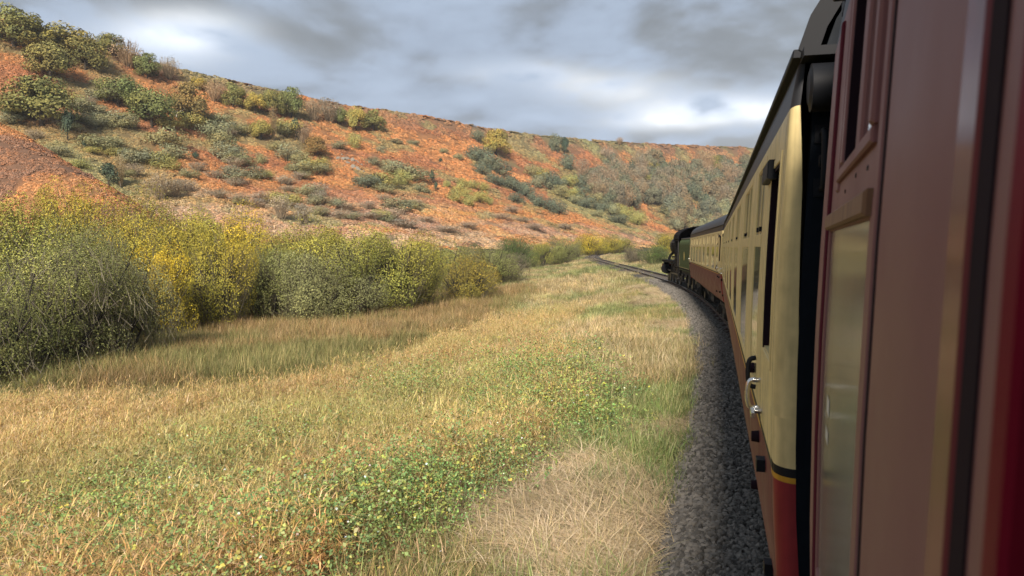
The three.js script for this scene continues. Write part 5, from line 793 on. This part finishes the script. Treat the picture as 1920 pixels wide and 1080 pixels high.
{ // the mown verge: bleached hay combed down over olive grass
  const H = [1, 2, 3].map((k) => hayTuft(520 + k, [...PALE, ...PALE, ...OLIVE.slice(2, 4)], 56, 0.6, 0.24)), O0 = [1, 2, 3].map((k) => uprightTuft(540 + k, [...OLIVE, ...OLIVE, ...GREEN.slice(0, 2), ...PALE.slice(0, 4)], 44, 0.36, 0.008, 0.42)), H0 = H, HB = [1, 2, 3].map((k) => { const R = rng(530 + k), l = []; for (let i = 0; i < 6; i++) { const g = H0[(i + k) % 3].clone(); g.applyMatrix4(new THREE.Matrix4().makeRotationY((R() - 0.5) * 1.5).setPosition((R() - 0.5) * 0.8, 0, (R() - 0.5) * 0.8)); l.push(g); } l.push(O0[k - 1].clone().translate((R() - 0.5) * 0.6, -0.05, (R() - 0.5) * 0.6)); return mergeGeometries(l); }), O = [1, 2, 3].map((k) => bunch(545 + k, [...O0, ...O0, O0[0], H0[0]], 9, 0.6));
  scatter(3, 4600, 4.2, 60, 0.1, 700, 1480, (X, D, R) => {
    const z = zone(X, D), e = edgeOf(X, D); if (z.q < lerp(1.6, 1.15, smooth(8, 16, D)) + 1.2 * patch(X, D, 9, 0.8) || z.q > e + 0.6 + 1.9 * R() * R() + smooth(20, 40, D) * 8) return;
    const hay = smooth(0.50, 0.62, patch(X, D, 11, 1.5, 3.0) + 0.15 * smooth(3.5, 2.4, z.q) - 0.045), y = groundAt(X, D), v = 0.6 + 0.75 * patch(X, D, 12, 0.9);
    if (R() < hay) put('h' + Math.floor(R() * 3), HB[Math.floor(R() * 3)], X, D, y + 0.02 + 0.05 * R(), 0.8 + 0.4 * R(), Math.PI * 0.85 + 1.4 * (patch(X, D, 14, 2.5) - 0.5) * 3 + (R() - 0.5) * 1.2, [0.15 * (R() - 0.5), 0.15 * (R() - 0.5)], [1.02 * v, 0.95 * v, 0.90 * v]);
    else { const gr = smooth(0.42, 0.62, patch(X, D, 15, 2.2)); put('o' + Math.floor(R() * 3), O[Math.floor(R() * 3)], X, D, y - 0.02, 0.7 + 0.6 * R(), R() * 6.28, [0.25 * (R() - 0.5), 0.25 * (R() - 0.5)], mix3([1.12, 1.0, 0.86], [0.66, 0.84, 0.6], gr).map((x) => x * v)); }
  });
  pour('verge_grass', 'bleached and olive grass lying over on the verge beside the ballast', 'grass', 'verge grass');
}
{ // olive sedge and rushes beyond the ditch, up to the willows
  const S0 = [1, 2, 3].map((k) => uprightTuft(560 + k, OLIVE, 70, 0.85, 0.014, 0.55)), P0 = [1, 2].map((k) => uprightTuft(570 + k, [...PALE.slice(0, 4), [0.40, 0.28, 0.13], [0.34, 0.24, 0.10]], 60, 0.8, 0.013, 0.6)), S = [1, 2, 3].map((k) => bunch(565 + k, S0, 8, 0.8)), P = [1, 2].map((k) => bunch(575 + k, [...P0, ...P0, S0[0]], 8, 0.8));
  scatter(4, 3600, 17, 75, 0.5, -200, 1120, (X, D, R) => {
    const z = zone(X, D); if (z.q < 5 || z.beyond < -1.5) return;
    const p = smooth(0.45, 0.6, patch(X, D, 18, 5, 3) + 0.22 * smooth(5, 14, z.beyond) - 0.08), v = 0.7 + 0.55 * patch(X, D, 19, 1.6), s = (0.75 + 0.5 * R()) * (1 + 0.3 * smooth(35, 70, D)), y = groundAt(X, D) - 0.03;
    if (R() < p) put('p' + Math.floor(R() * 2), P[Math.floor(R() * 2)], X, D, y, s, R() * 6.28, [0.2 * (R() - 0.5), 0.2 * (R() - 0.5)], [v * 0.72, v * 0.64, v * 0.5]); else put('s' + Math.floor(R() * 3), S[Math.floor(R() * 3)], X, D, y, s, R() * 6.28, [0.25 * (R() - 0.5), 0.25 * (R() - 0.5)], [v * 0.85, v * 0.82, v * 0.7]);
  });
  pour('sedge_grass', 'olive sedge and brown rushes between the ditch and the willow thicket', 'sedge', 'sedge and rushes');
}
{ // rough pale grass on the bank towards the bend, on both sides of the track
  const P0 = [1, 2, 3].map((k) => uprightTuft(580 + k, [...PALE, ...PALE.slice(0, 2), ...OLIVE.slice(0, 3), [0.42, 0.40, 0.16]], 60, 0.55, 0.014, 0.8)), P = [1, 2, 3].map((k) => bunch(585 + k, P0, 8, 0.95));
  scatter(5, 6500, 17, 330, 1.15, 780, 1420, (X, D, R) => {
    const z = zone(X, D); if (Math.abs(z.q) < 1.85 + 0.5 * R() || z.q > 75 || z.q < -40) return; if (z.q > 0 && D < 60 && (z.q < edgeOf(X, D) - 2 || z.beyond > 1)) return; if (z.q > 9 && D < 40) return;
    const v = 0.55 + 0.85 * patch(X, D, 21, 1.6), gr = smooth(0.42, 0.6, patch(X, D, 22, 6, 9)), far = smooth(25, 120, D); put('k' + Math.floor(R() * 3), P[Math.floor(R() * 3)], X, D, groundAt(X, D) - 0.04, (0.6 + 0.5 * R()) * (1 + far * 0.9), R() * 6.28, [0.3 * (R() - 0.5), 0.3 * (R() - 0.5)], mix3([1.02, 0.93, 0.80], [0.60, 0.74, 0.48], gr).map((x) => x * v), 1 - far * 0.35);
  });
  pour('rough_grass', 'rough pale grass on the bank that follows the track to the bend', 'grass', 'rough bank grass');
}
{ // bracken over the valley side
  const B = [1, 2, 3, 4].map((k) => bracken(600 + k)), V = [1, 2, 3, 4].map((k) => bunch(610 + k, B, 10, 2.3, 0.5));
  scatter(6, 45000, 95, 960, 0.5, -160, 1560, (X, D, R) => {
    const r = Math.hypot(X, D); if (r < 95) return;
    const rx = X - Q0[0], rd = D - Q0[1], b = rx * N[0] + rd * N[1]; if (b < -25) return;
    const h = groundAt(X, D); if (h < 1.5 + 2 * R() && !(X < -55 && D > 120)) return;
    if (R() > 0.4 + 0.6 * smooth(0.3, 0.55, patch(X, D, 25, 4))) return;
    const c = hillTone(X, D, h), v = 0.75 + 0.55 * patch(X, D, 26, 5), s = (0.55 + 0.7 * R()) * (0.62 + 0.38 * smooth(160, 260, D) + 0.6 * smooth(250, 700, D)); put('k' + Math.floor(R() * 4), V[Math.floor(R() * 4)], X, D, h - 0.12, s, R() * 6.28, [0.1 * (R() - 0.5), 0.1 * (R() - 0.5)], c.map((x) => x * v * 1.12), 0.75, slope(X, D));
  });
  pour('bracken', 'dead orange bracken covering the valley side', 'bracken', 'bracken on the valley side');
}
{ // loose ballast stones along the near shoulder
  const stones = [0, 1, 2, 3].map((k) => { const g = new THREE.IcosahedronGeometry(1, 0), p = g.attributes.position; for (let i = 0; i < p.count; i++) { const key = Math.round(p.getX(i) * 11 + p.getY(i) * 23 + p.getZ(i) * 37) + k * 101; p.setXYZ(i, p.getX(i) * (0.7 + 0.6 * hash2(key, 1)), p.getY(i) * (0.5 + 0.5 * hash2(key, 2)), p.getZ(i) * (0.6 + 0.6 * hash2(key, 3))); } g.computeVertexNormals(); return g; });
  const mat = new THREE.MeshStandardMaterial({ color: new THREE.Color(0.14, 0.128, 0.113), roughness: 0.9 });
  const top = (q) => interp([[1.0, -0.19], [1.75, -0.21], [2.1, -0.45], [2.4, -0.62]], q), R = rng(70);
  for (let i = 0; i < 42000; i++) {
    const u = R(), s = 4 + 66 * u ** 1.9, q = 0.7 + 1.75 * R(), p = TRACK[Math.round((s - TRACK[0].s) * 2)], f = R() * 0.5;
    const X = p.x - q * Math.cos(p.h) + Math.sin(p.h) * f, D = p.d + q * Math.sin(p.h) + Math.cos(p.h) * f, v = 0.4 + 1.15 * R(), k = 'k' + Math.floor(R() * 4);
    put(k, stones[+k[1]], X, D, top(q) + 0.02 * R(), (0.024 + 0.026 * R()) * (1 + 0.5 * smooth(20, 60, s)), R() * 6.28, [R() * 6, R() * 6], [v, v * 0.99, v * 0.97]); buckets.get(k).mat = mat;
  }
  pour('ballast_stones', 'dark grey crushed stone ballast beside the train', 'ballast', 'loose ballast');
}
renderer.render(scene, camera);
